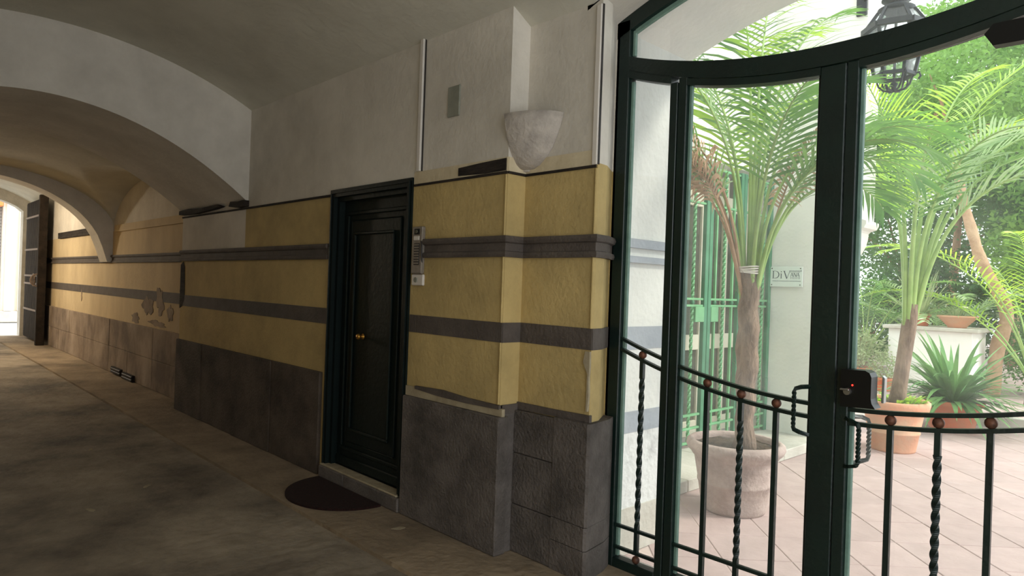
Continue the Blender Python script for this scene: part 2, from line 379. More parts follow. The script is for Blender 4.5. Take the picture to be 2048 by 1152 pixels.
slabs(wall_far, xs, [0.0, 0.42, 0.86], YF, 0.03, 'stone_far')
# dark skim line over the plinth, thicker right of the door
sk = MB(); sk.prism([(-3.96, 0.83), (-2.965, 0.83), (-2.965, 0.875), (-3.2, 0.88), (-3.5, 0.885), (-3.7, 0.90), (-3.96, 0.895)], 'y', YW - 0.014, YW + 0.01)
fixn(sk.build('plinth_skim', 'patch_light', wall_door))
sk = MB(); sk.prism([(-3.85, 0.885), (-3.6, 0.87), (-3.3, 0.865), (-2.99, 0.872), (-2.99, 0.895), (-3.3, 0.90), (-3.55, 0.915), (-3.85, 0.905)], 'y', YW - 0.018, YW + 0.01)
fixn(sk.build('plinth_crack', 'band_paint', wall_door))
sk = MB(); sk.prism([(-2.997, 0.86), (-2.42, 0.87), (-2.42, 0.91), (-2.7, 0.905), (-2.997, 0.905)], 'y', YR - 0.012, YR + 0.01)
fixn(sk.build('plinth_skim', 'band_paint', wall_rec))
sk = MB(); sk.box(-3.005, -2.993, YW + 0.0, YR, 0.0, 0.84); fixn(sk.build('plinth_return', 'stone', wall_door))
sk = MB(); sk.box(-3.005, -2.990, YW + 0.0, YR, 0.84, 0.895); fixn(sk.build('plinth_skim', 'band_paint', wall_door))

# ------------------------------------------------------------------ painted bands: upper one a double moulding, lower one a flat strip
def moulding(path, name, label):
    # path: list of (x,y) running along the wall face with outward normal to the right-hand side (towards the passage)
    prof = [(0.0, 1.785), (0.022, 1.785), (0.028, 1.80), (0.022, 1.818), (0.010, 1.822), (0.010, 1.868), (0.026, 1.875), (0.034, 1.892), (0.026, 1.912), (0.0, 1.915)]
    mb = MB(); P = [Vector(p) for p in path]; vs = []
    for i, p in enumerate(P):
        d1 = (P[i] - P[i - 1]).normalized() if i > 0 else (P[1] - P[0]).normalized()
        d2 = (P[i + 1] - P[i]).normalized() if i < len(P) - 1 else d1
        n1 = Vector((d1.y, -d1.x)); n2 = Vector((d2.y, -d2.x)); nn = (n1 + n2); nn = nn / max(0.3, nn.length_squared) * 2
        for o, z in prof: vs.append((p.x + nn.x * o, p.y + nn.y * o, z))
    k = len(prof); fs = [(i * k + j, (i + 1) * k + j, (i + 1) * k + j + 1, i * k + j + 1) for i in range(len(P) - 1) for j in range(k - 1)]
    fs += [tuple(range(k)), tuple(range(len(P) * k - 1, (len(P) - 1) * k - 1, -1))]
    mb.add(vs, fs)
    return struct(fixn(mb.build(name, 'band_paint')), label, 'moulding')
def strip(path, z0, z1, t, name, label, m='band_paint'):
    P = [Vector(p) for p in path]; mb = MB()
    for i in range(len(P) - 1):
        d = (P[i + 1] - P[i]).normalized(); nn = Vector((d.y, -d.x)) * t; a, b = P[i], P[i + 1]
        mb.prism([(a.x - nn.x * 0.2, a.y - nn.y * 0.2), (b.x - nn.x * 0.2, b.y - nn.y * 0.2), (b.x + nn.x, b.y + nn.y), (a.x + nn.x, a.y + nn.y)], 'z', z0, z1)
    return struct(fixn(mb.build(name, m)), label, 'band')
pathR = [(-3.80, YW), (-3.0, YW), (-3.0, YR), (-2.43, YR), (-2.445, 3.03), (-2.53, 3.19)]
moulding(pathR, 'trim_1', 'dark grey double moulding wrapping the pilaster between intercom and gate')
moulding([(-8.75, YW), (-5.14, YW)], 'trim_2', 'brown double moulding on the yellow wall between arch and green door')
moulding([(-20.4, YF), (-8.76, YF)], 'trim_3', 'brown moulding band along the far stained wall')
pathL = [(-3.955, YW), (-3.0, YW), (-3.0, YR), (-2.43, YR), (-2.445, 3.03), (-2.53, 3.19)]
strip(pathL, 1.27, 1.39, 0.005, 'trim_4', 'dark grey painted band below the moulding beside the gate')
strip([(-8.75, YW), (-5.13, YW)], 1.25, 1.38, 0.005, 'trim_5', 'brown painted band on the yellow wall left of the green door')
strip([(-20.4, YF), (-8.76, YF)], 1.24, 1.38, 0.005, 'trim_6', 'brown painted lower band along the far stained wall')
# thin dark lath between the yellow and the white fields
strip([(-8.75, YW), (-5.13, YW)], 2.30, 2.318, 0.012, 'trim_7', 'thin dark line under the white wall field left of the door', 'bare_dark')
strip([(-3.955, YW), (-3.0, YW), (-3.0, YR), (-2.44, YR)], 2.285, 2.30, 0.010, 'trim_8', 'thin dark line between yellow and white fields right of the door', 'bare_dark')
strip([(-3.955, YW), (-3.0, YW), (-3.0, YR), (-2.44, YR)], 2.30, 2.385, 0.006, 'trim_9', 'pale cream painted strip above the yellow field', 'cream_strip')
# worn patches
fixn(MB().prism([(-3.46, 2.312), (-3.2, 2.302), (-3.008, 2.305), (-3.008, 2.378), (-3.25, 2.372), (-3.46, 2.362)], 'y', YW - 0.012, YW + 0.01).build('bare_patch', 'bare_dark', wall_door))
fixn(MB().prism([(-8.72, 2.335), (-8.2, 2.325), (-7.6, 2.345), (-7.42, 2.36), (-7.5, 2.385), (-8.0, 2.375), (-8.4, 2.39), (-8.72, 2.38)], 'y', YW - 0.06, YW + 0.02).build('bare_patch', 'bare_dark', wall_door))
fixn(MB().prism([(-7.18, 2.34), (-7.0, 2.32), (-6.80, 2.325), (-6.80, 2.385), (-6.95, 2.38), (-7.14, 2.39)], 'y', YW - 0.06, YW + 0.02).build('bare_patch', 'bare_dark', wall_door))
fixn(MB().prism([(-8.76, 1.22), (-8.66, 1.25), (-8.60, 1.33), (-8.61, 1.5), (-8.63, 1.72), (-8.68, 1.78), (-8.76, 1.74)], 'y', YW - 0.006, YW + 0.01).build('bare_patch', 'bare_dark', wall_door))
for pts in ([(-12.2, 2.33), (-9.0, 2.33), (-9.0, 2.40), (-12.2, 2.40)],):
    MB().box(-12.6, -8.8, YF - 0.03, YF + 0.01, 2.29, 2.40).build('ledge', 'yellow_faded', wall_far)
for (xa, xb, za, zb) in ((-17.0, -13.6, 2.30, 2.42),):
    MB().box(xa, xb, YF - 0.05, YF + 0.01, za, zb).build('bare_ledge', 'bare_dark', wall_far)
for (x, z, hw, hh) in ((-10.75, 1.16, 0.30, 0.20), (-10.2, 1.24, 0.22, 0.24), (-9.75, 1.10, 0.14, 0.16), (-11.35, 0.95, 0.30, 0.09), (-14.9, 1.18, 0.05, 0.12), (-9.3, 1.42, 0.10, 0.14), (-10.3, 0.93, 0.45, 0.06)):
    pts = []; p1_, p2_, p3_ = rnd.uniform(0, 6), rnd.uniform(0, 6), rnd.uniform(0, 6)
    for q in range(28):
        a = 2 * math.pi * q / 28; r = 0.72 + 0.16 * math.sin(2 * a + p1_) + 0.12 * math.sin(5 * a + p2_) + 0.08 * math.sin(9 * a + p3_); pts.append((x + hw * r * math.cos(a), z + hh * r * math.sin(a)))
    fixn(MB().prism(pts, 'y', YF - 0.0065 - rnd.uniform(0, 0.002), YF + 0.01).build('bare_patch', 'stone_far', wall_far))
# two little drain slots at the wall foot
for i, (x, z) in enumerate(((-12.1, 0.02), (-11.45, 0.0))):
    t = thing('drain_vent', ('dark slotted drain vent at the wall foot, nearer the street', 'dark slotted drain vent at the wall foot, nearer the green door')[i], 'vent', (x, YF - 0.06, z), 'drain vents')
    MB().bevbox(x - 0.28, x + 0.28, YF - 0.07, YF - 0.03, z, z + 0.10, 0.004).build('frame', 'iron_far', t)
    for k in range(2): MB().bevbox(x - 0.26, x + 0.26, YF - 0.078, YF - 0.068, z + 0.012 + 0.045 * k, z + 0.04 + 0.045 * k, 0.003).build('slot', 'black_plastic', t)

# ------------------------------------------------------------------ panelled door
dr = thing('door_1', 'dark green panelled wooden door with small brass knob', 'door', (-4.54, 2.86, 0.11), kind='structure')
def ring(mb, x0, x1, z0, z1, wdt, y0, y1):
    mb.box(x0, x0 + wdt, y0, y1, z0, z1); mb.box(x1 - wdt, x1, y0, y1, z0, z1); mb.box(x0 + wdt, x1 - wdt, y0, y1, z1 - wdt, z1)
    return mb
fr = ring(MB(), -5.12, -3.965, 0.11, 2.35, 0.06, 2.765, 2.96); fr.build('door_frame', 'door_paint', dr)
ring(MB(), -5.06, -4.025, 0.11, 2.29, 0.035, 2.80, 2.96).build('frame_moulding', 'door_paint', dr)
ring(MB(), -5.10, -3.985, 0.11, 2.33, 0.012, 2.755, 2.77).build('frame_bead', 'door_paint', dr)
lf = MB().box(-5.03, -4.055, 2.85, 2.90, 0.115, 2.255).build('door_leaf', 'door_paint', dr)
def bead(mb, x0, x1, z0, z1, wdt, y):
    h = 0.018
    for (a0, a1, b0, b1) in ((x0, x1, z0, z0 + wdt), (x0, x1, z1 - wdt, z1), (x0, x0 + wdt, z0 + wdt, z1 - wdt), (x1 - wdt, x1, z0 + wdt, z1 - wdt)):
        mb.bevbox(a0, a1, y - h, y, b0, b1, 0.006)
    return mb
bead(MB(), -4.96, -4.12, 0.25, 2.17, 0.03, 2.85).build('panel_moulding', 'door_paint', dr)
MB().bevbox(-4.89, -4.19, 2.838, 2.852, 0.32, 2.10, 0.012).build('panel', 'door_paint', dr)
bead(MB(), -4.82, -4.26, 0.42, 2.0, 0.022, 2.838).build('panel_moulding', 'door_paint', dr)
MB().bevbox(-5.02, -4.06, 2.835, 2.852, 0.125, 0.20, 0.008).build('kick_rail', 'door_paint', dr)
kb = MB()
prof = [(0.001, 0), (0.024, 0), (0.024, 0.006), (0.010, 0.010), (0.009, 0.024), (0.020, 0.032), (0.024, 0.042), (0.020, 0.052), (0.001, 0.056)]
k0 = len(kb.v); kb.lathe(prof, (0, 0, 0), 16)
kb.v = [(-4.66 + x, 2.836 - z, 1.18 + y) for x, y, z in kb.v]
kn = fixn(kb.build('door_knob', 'brass', dr, smooth=True)); kn['label'] = 'small brass door knob'
st = thing('door_step', 'low stone doorstep under the dark green panelled door', 'step', (-4.56, 2.85, 0))
MB().bevbox(-5.115, -4.72, 2.735, 2.99, 0, 0.10, 0.008).build('step_stone', 'stone', st)
MB().bevbox(-4.716, -4.25, 2.737, 2.99, 0, 0.10, 0.008).build('step_stone', 'stone', st)
MB().bevbox(-4.246, -3.97, 2.733, 2.99, 0, 0.10, 0.008).build('step_stone', 'stone', st)
MB().bevbox(-5.10, -4.0, 2.742, 2.84, 0.10, 0.115, 0.004).build('threshold', 'patch_light', st)
mt = MB(); pts = [(-5.08, 2.725)] + [(-4.62 - 0.46 * math.cos(a), 2.70 - 0.43 * math.sin(a)) for a in [math.pi * i / 24 for i in range(25)]] + [(-4.16, 2.725)]
mt.prism(pts, 'z', 0.0, 0.016)
tag(fixn(mt.build('door_mat', 'mat_fibre')), 'dark reddish half-round doormat on the floor before the green door', 'doormat')

# ------------------------------------------------------------------ things on the door wall
ic = thing('intercom', 'slim metal intercom panel beside the green door', 'intercom', (-3.865, YW, 1.665))
MB().bevbox(-3.925, -3.805, YW - 0.03, YW, 1.675, 2.0, 0.006).build('housing', 'intercom_face', ic)
MB().bevbox(-3.895, -3.835, YW - 0.034, YW - 0.028, 1.945, 1.985, 0.004).build('camera_window', 'black_plastic', ic)
fixn(MB().tube([(-3.865, YW - 0.033, 1.965), (-3.865, YW - 0.040, 1.965)], 0.012, 12).build('camera_lens', 'dark_glass', ic))
MB().bevbox(-3.90, -3.835, YW - 0.034, YW - 0.028, 1.905, 1.935, 0.003).build('name_plate', 'white_plastic', ic)
gp = MB().bevbox(-3.895, -3.83, YW - 0.033, YW - 0.028, 1.735, 1.885, 0.003).build('speaker_grille', 'dark_plastic', ic)
for k in range(8): MB().bevbox(-3.89, -3.835, YW - 0.037, YW - 0.032, 1.742 + k * 0.018, 1.752 + k * 0.018, 0.002).build('grille_bar', 'intercom_face', gp)
fixn(MB().tube([(-3.815, YW - 0.03, 1.90), (-3.80, YW - 0.035, 1.86), (-3.805, YW - 0.03, 1.80), (-3.81, YW - 0.02, 1.75)], 0.006, 6).build('cable', 'dark_plastic', ic))
sw = thing('doorbell', 'square white plastic doorbell below the intercom panel', 'doorbell', (-3.86, YW, 1.6))
MB().bevbox(-3.93, -3.795, YW - 0.02, YW, 1.595, 1.672, 0.006).build('plate', 'white_plastic', sw)
fixn(MB().tube([(-3.875, YW - 0.019, 1.633), (-3.875, YW - 0.027, 1.633)], 0.018, 16).build('button', 'grey_plate', sw))
rw = thing('cable_duct', 'narrow white cable duct rising to the vault above the intercom', 'cable duct', (-3.895, YW, 2.38))
MB().bevbox(-3.912, -3.874, YW - 0.025, YW, 2.385, 3.30, 0.004).build('duct_cover', 'white_plastic', rw)
MB().bevbox(-3.872, -3.866, YW - 0.012, YW, 2.385, 3.30, 0.002).build('duct_base', 'dark_plastic', rw)
cp = MB().bevbox(-3.60, -3.475, YW - 0.012, YW, 2.71, 2.91, 0.004)
tag(cp.build('junction_cover', 'grey_plate'), 'blank grey square cover plate on the white wall', 'cover plate')
r2 = thing('cable_duct', 'white cable duct at the corner beside the gate arch', 'cable duct', (-2.45, 2.92, 2.30))
MB().bevbox(-2.464, -2.428, YR - 0.018, YR + 0.004, 2.30, 3.19, 0.004).build('duct_cover', 'white_plastic', r2)
MB().bevbox(-2.426, -2.422, YR - 0.010, YR + 0.004, 2.30, 3.19, 0.001).build('duct_base', 'dark_plastic', r2)
# corner sconce: quarter bowl in the inner corner of pilaster and recess
sc = thing('wall_sconce', 'white plaster bowl-shaped uplight sconce set in the pilaster corner', 'sconce', (-2.9, 2.85, 2.32))
prof = [(0.04, 2.318), (0.26, 2.325), (0.42, 2.345), (0.58, 2.385), (0.72, 2.435), (0.84, 2.50), (0.93, 2.565), (1.0, 2.632), (0.95, 2.632), (0.80, 2.55), (0.5, 2.44)]
fixn(MB().lathe(prof, (-2.998, YR - 0.002, 0), 24, 0, -math.pi / 2, 0, sx=0.30, sy=0.20).build('bowl', 'sconce_plaster', sc, smooth=True))
fixn(MB().lathe([(0.02, 2.31), (0.12, 2.312), (0.15, 2.326), (0.05, 2.335)], (-2.998, YR - 0.002, 0), 16, 0, -math.pi / 2, 0, sx=0.30, sy=0.2).build('foot', 'sconce_plaster', sc, smooth=True))
# vertical joint beads on pilaster corner and jamb
for (x, y, z0, z1, p_) in ((-3.006, YW - 0.006, 0.9, 1.27, wall_door), (-3.006, YW - 0.006, 1.39, 1.785, wall_door), (-3.006, YW - 0.006, 1.915, 2.28, wall_door), (-2.437, YR - 0.005, 1.39, 1.785, wall_rec), (-2.437, YR - 0.005, 1.915, 2.28, wall_rec)):
    fixn(MB().tube([(x, y, z0), (x, y, z1)], 0.007, 8).build('corner_bead', 'yellow_plaster', p_))
pts = [(-2.448, 0.93), (-2.436, 0.93), (-2.430, 1.02), (-2.434, 1.12), (-2.43, 1.18), (-2.432, 1.262), (-2.465, 1.262), (-2.478, 1.20), (-2.446, 1.14), (-2.446, 1.0)]
fixn(MB().prism(pts, 'y', YR - 0.014, YR).build('broken_edge', 'patch_light', wall_rec))

# ------------------------------------------------------------------ glazed iron gate
YG = 3.2; XC = -1.28
def railT(x): return 2.775 + 0.145 * (x - XC) ** 2
def railTb(x): return 2.64 + 0.154 * (x - XC) ** 2
def railM(x): return 1.108 + 0.155 * (x + 1.25) ** 2
def curved(mb, x0, x1, zlo, zhi, y0, y1, n=24):
    for i in range(n):
        a = x0 + (x1 - x0) * i / n; b = x0 + (x1 - x0) * (i + 1) / n
        mb.add([(a, y0, zlo(a)), (b, y0, zlo(b)), (b, y1, zlo(b)), (a, y1, zlo(a)), (a, y0, zhi(a)), (b, y0, zhi(b)), (b, y1, zhi(b)), (a, y1, zhi(a))],
               [(0, 3, 2, 1), (4, 5, 6, 7), (0, 1, 5, 4), (2, 3, 7, 6)] + ([(0, 4, 7, 3)] if i == 0 else []) + ([(1, 2, 6, 5)] if i == n - 1 else []))
    return mb
D0, D1 = YG, YG + 0.075
gf = thing('glazed_gateway', 'dark green iron frame with arched fanlight around the glazed gate leaves', 'gate frame', (-1.235, YG, 0))
XL, XR_ = -2.54, 0.07
MB().bevbox(XL, -2.447, D0, D1, 0.0, 3.19, 0.004).build('stile', 'gate_paint', gf)
MB().bevbox(-0.023, XR_, D0, D1, 0.0, 3.19, 0.004).build('stile', 'gate_paint', gf)
MB().bevbox(-2.16, -2.112, D0, D1, 0.0, 2.76, 0.004).build('mullion', 'gate_paint', gf)
MB().bevbox(-0.358, -0.31, D0, D1, 0.0, 2.76, 0.004).build('mullion', 'gate_paint', gf)
curved(MB(), -2.45, -0.02, lambda x: railTb(x) + 0.04, railT, D0, D1, 48).build('transom', 'gate_paint', gf)
curved(MB(), -2.45, -2.155, railTb, lambda x: railTb(x) + 0.042, D0, D1, 10).build('sidelight_head', 'gate_paint', gf)
curved(MB(), -0.315, -0.02, railTb, lambda x: railTb(x) + 0.042, D0, D1, 10).build('sidelight_head', 'gate_paint', gf)
curved(MB(), XL, XR_, lambda x: gateArch(x, 3.355), lambda x: gateArch(x, 3.448), D0, D1, 60).build('arch_head', 'gate_paint', gf)
curved(MB(), -2.447, -0.023, railT, lambda x: gateArch(x, 3.36), D0 + 0.050, D0 + 0.056, 48).build('fanlight_pane', 'pane_glass', gf)
curved(MB(), -2.447, -2.16, lambda x: 0.06, railTb, D0 + 0.050, D0 + 0.056, 8).build('sidelight_pane', 'pane_glass', gf)
curved(MB(), -0.31, -0.023, lambda x: 0.06, railTb, D0 + 0.050, D0 + 0.056, 8).build('sidelight_pane', 'pane_glass', gf)
for (a, b) in ((-2.447, -2.16), (-0.31, -0.023)):
    MB().bevbox(a, b, D0, D1, 0.0, 0.055, 0.004).build('sill_rail', 'gate_paint', gf)
# thin glazing stops; left and arch ones painted pale as if lit
for (xa, za, zb, mm) in ((-2.447, 0.06, 2.83, 'stop_paint_lit'), (-2.447, 2.98, 3.13, 'stop_paint_lit'), (-2.175, 0.06, 2.77, 'gate_paint')):
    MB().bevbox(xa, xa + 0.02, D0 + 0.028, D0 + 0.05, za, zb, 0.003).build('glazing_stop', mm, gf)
curved(MB(), -2.43, -0.04, lambda x: gateArch(x, 3.333), lambda x: gateArch(x, 3.357), D0 + 0.028, D0 + 0.05, 48).build('glazing_stop', 'stop_paint_lit', gf)
YBAR = YG + 0.022
def bar_pair(p, x0, x1):
    for dz, nm in ((0, 'scroll_rail'), (-0.062, 'scroll_rail')):
        curved(MB(), x0, x1, lambda x: railM(x) + dz - 0.009, lambda x: railM(x) + dz + 0.009, YBAR - 0.014, YBAR + 0.014, 20).build(nm, 'gate_paint', p)
def low_rails(p, x0, x1):
    MB().bevbox(x0, x1, YBAR - 0.012, YBAR + 0.012, 0.232, 0.25, 0.003).build('bottom_rail', 'gate_paint', p)
    MB().bevbox(x0, x1, YBAR - 0.012, YBAR + 0.012, 0.105, 0.123, 0.003).build('bottom_rail', 'gate_paint', p)
def picket(p, x, twisted, foot):
    z1 = railM(x) - 0.065; z0 = foot
    if not twisted:
        b = MB().tube([(x, YBAR, z0), (x, YBAR, z1)], 0.0115, 4, square=True)
    else:
        N = 90; za, zb = 0.27, z1 - 0.10
        b = MB().tube([(x, YBAR, z0), (x, YBAR, za)], 0.0115, 4, square=True)
        b.tube([(x, YBAR, zb), (x, YBAR, z1)], 0.0115, 4, square=True)
        b.tube([(x, YBAR, za + (zb - za) * i / N) for i in range(N + 1)], 0.0118, 4, square=True, twist=2 * math.pi * 3.4 / N)
    fixn(b.build('twisted_bar' if twisted else 'bar', 'gate_paint', p))
    MB().ball((x, YBAR, railM(x) - 0.031), 0.0235, 16).build('ball', 'ball_metal', p, smooth=True)
bar_pair(gf, -2.447, -2.16); low_rails(gf, -2.447, -2.16); picket(gf, -2.295, True, 0.11)
MB().ball((-2.295, YBAR, 0.078), 0.023, 16).build('ball', 'ball_metal', gf, smooth=True)
bar_pair(gf, -0.31, -0.023); low_rails(gf, -0.31, -0.023); picket(gf, -0.175, True, 0.11)
def rr(z): return railTb(z)
def leaf(label, x0, x1, sl_, sr_, bars):
    g = thing('gate_leaf', label, 'gate leaf', ((x0 + x1) / 2, YG, 0.0))
    MB().bevbox(x0, x0 + sl_, D0 + 0.002, D1 - 0.005, 0.02, railTb(x0) + 0.036, 0.004).build('stile', 'gate_paint', g)
    MB().bevbox(x1 - sr_, x1, D0 + 0.002, D1 - 0.005, 0.02, railTb(x1) + 0.036, 0.004).build('stile', 'gate_paint', g)
    a, b = x0 + sl_, x1 - sr_
    curved(MB(), a, b, railTb, lambda x: railTb(x) + 0.036, D0 + 0.002, D1 - 0.005, 20).build('top_rail', 'gate_paint', g)
    MB().bevbox(a, b, D0 + 0.002, D1 - 0.005, 0.02, 0.075, 0.004).build('sill_rail', 'gate_paint', g)
    curved(MB(), a, b, lambda x: 0.075, railTb, D0 + 0.050, D0 + 0.056, 20).build('pane', 'pane_glass', g)
    for xa, mm in ((a, 'stop_paint_lit'), (b - 0.018, 'gate_paint')): MB().bevbox(xa, xa + 0.018, D0 + 0.028, D0 + 0.05, 0.08, railTb(xa), 0.003).build('glazing_stop', mm, g)
    bar_pair(g, a, b); low_rails(g, a, b)
    for x, tw in bars: picket(g, x, tw, 0.075)
    return g
gl = leaf('glazed gate leaf with the pot palm and the name plate behind its glass', -2.108, -1.225, 0.053, 0.115, [(-1.88, False), (-1.688, True), (-1.505, False)])
gr = leaf('glazed gate leaf with the black electric lock box on its stile', -1.221, -0.36, 0.051, 0.06, [(-0.997, False), (-0.817, True), (-0.637, False), (-0.49, True)])
def handle(p, xs, dx, z0, z1, y, dy):
    pts = [(xs, y, z0), (xs + dx * 0.5, y + dy * 0.8, z0 + 0.012), (xs + dx * 0.92, y + dy, z0 + 0.022)]
    N = 40
    pts += [(xs + dx, y + dy, z0 + 0.035 + (z1 - z0 - 0.06) * i / N) for i in range(N + 1)]
    pts += [(xs + dx * 0.9, y + dy, z1 - 0.012), (xs + dx * 0.45, y + dy * 0.8, z1 - 0.002), (xs, y, z1)]
    h = fixn(MB().tube(pts, 0.0075, 4, square=True, twist=0.32).build('pull_handle', 'gate_paint', p)); h['label'] = 'twisted iron pull handle'
    return h
handle(gl, -1.338, -0.055, 0.965, 1.19, D0, -0.04); handle(gl, -1.338, -0.03, 0.965, 1.19, D1, 0.05)
handle(gr, -1.172, 0.07, 0.855, 1.07, D0, -0.045); handle(gr, -1.172, 0.055, 0.855, 1.07, D1, 0.05)
lk = MB(); prof = [(-1.185, 1.126), (-1.04, 1.134), (-1.054, 1.155), (-1.058, 1.175), (-1.058, 1.268), (-1.066, 1.286), (-1.084, 1.295), (-1.185, 1.291)]
lk.prism(prof, 'y', D0 - 0.045, D0 + 0.03); lb = fixn(lk.build('lock_box', 'black_plastic', gr)); lb['label'] = 'black electric lock box with red light'
MB().ball((-1.134, D0 - 0.047, 1.226), 0.0038, 10).build('indicator_light', 'led_red', lb, smooth=True)
fixn(MB().tube([(-1.152, D0 - 0.04, 1.197), (-1.152, D0 - 0.062, 1.197)], 0.015, 16).build('key_cylinder', 'steel', lb, smooth=False))
MB().bevbox(-1.178, -1.14, D0 - 0.072, D0 - 0.060, 1.202, 1.210, 0.002).build('key', 'steel', lb)
MB().prism([(-1.05, 1.15), (-1.040, 1.15), (-1.038, 1.26), (-1.048, 1.27)], 'y', D0 + 0.06, D0 + 0.09).build('strike_plate', 'steel', lb)
clb = MB(); clb.prism([(-0.69, 2.655), (-0.66, 2.605), (-0.38, 2.60), (-0.36, 2.69), (-0.66, 2.69)], 'y', D0 - 0.05, D0 + 0.0)
cl = fixn(clb.build('door_closer', 'black_plastic', gr)); cl['label'] = 'black overhead door closer'

# ------------------------------------------------------------------ courtyard floor
tb = MB().box(-9.0, 4.0, 3.24, 10.75, -0.25, -0.006)
fc = struct(tb.build('floor_courtyard', 'grout'), 'pink terracotta tiled courtyard floor beyond the gate', 'floor')
tm = None; side = 0.42; cnt = 0
spots = []
for i in range(-30, 31):
    for j in range(-30, 31):
        u, v = i * side, j * side; x = -1.5 + (u - v) * 0.7071; y = 6.5 + (u + v) * 0.7071
        if not (-3.4 < x < 2.6 and 3.1 < y < 10.9): continue
        if y < 3.75 and not (-2.65 < x < 0.1): continue
        if y < 3.42 or (x < -2.3 and y < 4.22) : pass
        spots.append((x, y))
for x, y in sorted(spots, key=lambda p: p[1] - 0.4 * p[0])[:290]:
    if tm is None:
        h = side * 0.7071 - 0.004
        mb = MB(); V = [(0, -h, -0.02), (h, 0, -0.02), (0, h, -0.02), (-h, 0, -0.02)]; h2 = h - 0.006
        V += [(0, -h, -0.003), (h, 0, -0.003), (0, h, -0.003), (-h, 0, -0.003), (0, -h2, 0), (h2, 0, 0), (0, h2, 0), (-h2, 0, 0)]
        mb.add(V, [(0, 1, 5, 4), (1, 2, 6, 5), (2, 3, 7, 6), (3, 0, 4, 7), (4, 5, 9, 8), (5, 6, 10, 9), (6, 7, 11, 10), (7, 4, 8, 11), (8, 9, 10, 11)])
        o = mb.build('tile', 'terracotta_tile', fc); tm = o.data
        tm.transform(Matrix.Translation(WL[fc]))
    else:
        o = bpy.data.objects.new('tile', tm); COL.objects.link(o); o.parent = fc
    o.location = Vector((x, y, rnd.uniform(-0.0015, 0.0))) - WL[fc]
# raised terrace behind, with its kerb
te = MB().box(-9.0, 4.0, 10.87, 34, -0.2, 0.13)
struct(te.build('floor_terrace', 'terracotta_tile'), 'raised terracotta terrace behind the kerb at the end of the courtyard', 'floor')
kr = thing('kerb', 'low grey stone kerb between courtyard tiles and raised terrace', 'kerb', (-2, 10.81, 0)); 
for i in range(9): MB().bevbox(-7 + i * 0.9, -6.11 + i * 0.9, 10.75, 10.88, -0.1, 0.15, 0.01).build('kerb_stone', 'ext_stone', kr)

# ------------------------------------------------------------------ courtyard building: gated doorway wall, sign wall, balcony block
XS, YS = -3.63, 7.45
pf = thing('stone_platform', 'low pale stone platform in front of the green iron grille', 'platform', (-3.3, 5.7, 0))
yy = 4.0
for k in range(4):
    MB().bevbox(XS + 0.002, -2.98, yy + 0.002, yy + 0.86, 0, 0.10, 0.006).build('platform_slab', 'ext_stone', pf); yy += 0.8625
sb = MB(); sb.box(-4.3, XS, 4.0, 5.45, 0, 7.0); sb.box(-4.3, XS, 5.45, 7.45, 2.95, 7.0); sb.box(-4.3, -3.95, 5.45, 7.45, 0, 0.1)
struct(sb.build('wall_grille_side', 'ext_white'), 'white courtyard wall holding the green iron grille', 'wall')
sg = MB(); sg.box(-4.3, -3.1, YS, 8.4, 0, 7.0)
struct(sg.build('wall_sign', 'ext_white'), 'white courtyard wall that carries the small name plate', 'wall')
bl = MB(); pts = [(-3.1, 7.0), (-3.1, 1.95)]
for i in range(9):
    a = math.pi / 2 * i / 8; pts.append((-3.02 + 0.32 * math.sin(a), 1.95 + 0.36 * (1 - math.cos(a))))
pts += [(-2.68, 2.33), (-2.62, 2.35), (-2.60, 2.39), (-2.60, 2.42), (-2.65, 2.44), (-2.65, 7.0)]
bl.prism(pts, 'y', YS, 7.82)
struct(fixn(bl.build('wall_balcony', 'ext_white')), 'white projecting upper storey on a rounded corbel beside the palms', 'wall')
# green iron grille: two leaves and a fixed side panel
def gbar(p, y, z0, z1, hw, m, nm='bar', x=XS + 0.02):
    MB().bevbox(x - hw, x + hw, y - hw, y + hw, z0, z1, 0.003).build(nm, m, p)
def tbar(p, y, z0, z1, x=XS + 0.02):
    N = 120
    fixn(MB().tube([(x, y, z0 + (z1 - z0) * i / N) for i in range(N + 1)], 0.013, 4, square=True, twist=2 * math.pi * 12 / N).build('twisted_bar', 'green_iron', p))
def grille(label, y0, y1, bars, box=None, hinge=None):
    g = thing('iron_grille', label, 'grille', (XS + 0.02, (y0 + y1) / 2, 0.1), 'green iron grilles')
    z0, z1 = 0.13, 2.9
    for y in (y0 + 0.03, y1 - 0.03): MB().bevbox(XS, XS + 0.045, y - 0.03, y + 0.03, z0 - 0.03, z1, 0.004).build('stile', 'green_iron_dark', g)
    for z in (0.15, 0.29, 0.42, 1.49, 1.555, 2.5, 2.87):
        MB().bevbox(XS + 0.005, XS + 0.035, y0 + 0.06, y1 - 0.06, z - 0.011, z + 0.011, 0.003).build('rail', 'green_iron', g)
    for y, tw in bars:
        if tw: tbar(g, y, z0, z1 - 0.03)
        else: gbar(g, y, z0, z1 - 0.03, 0.013, 'green_iron')
        MB().ball((XS + 0.02, y, 1.522), 0.024, 10).build('ball', 'green_iron_dark', g, smooth=True)
    if box: MB().bevbox(XS + 0.0, XS + 0.05, box[0], box[1], 1.33, 1.48, 0.004).build('lock_plate', 'green_iron', g)
    if hinge:
        for z in (0.55, 1.40, 2.3): fixn(MB().tube([(XS + 0.055, hinge, z - 0.14), (XS + 0.055, hinge, z + 0.14)], 0.022, 10).build('hinge', 'green_iron_dark', g))
    return g
grille('green iron grille leaf with lock plate, nearest the passage wall', 5.47, 6.09, [(5.66, False), (5.85, True)], (5.87, 6.03))
grille('green iron grille leaf in the middle, with hinges against the side panel', 6.10, 6.76, [(6.26, False), (6.43, True), (6.60, False)], (6.16, 6.30), 6.74)
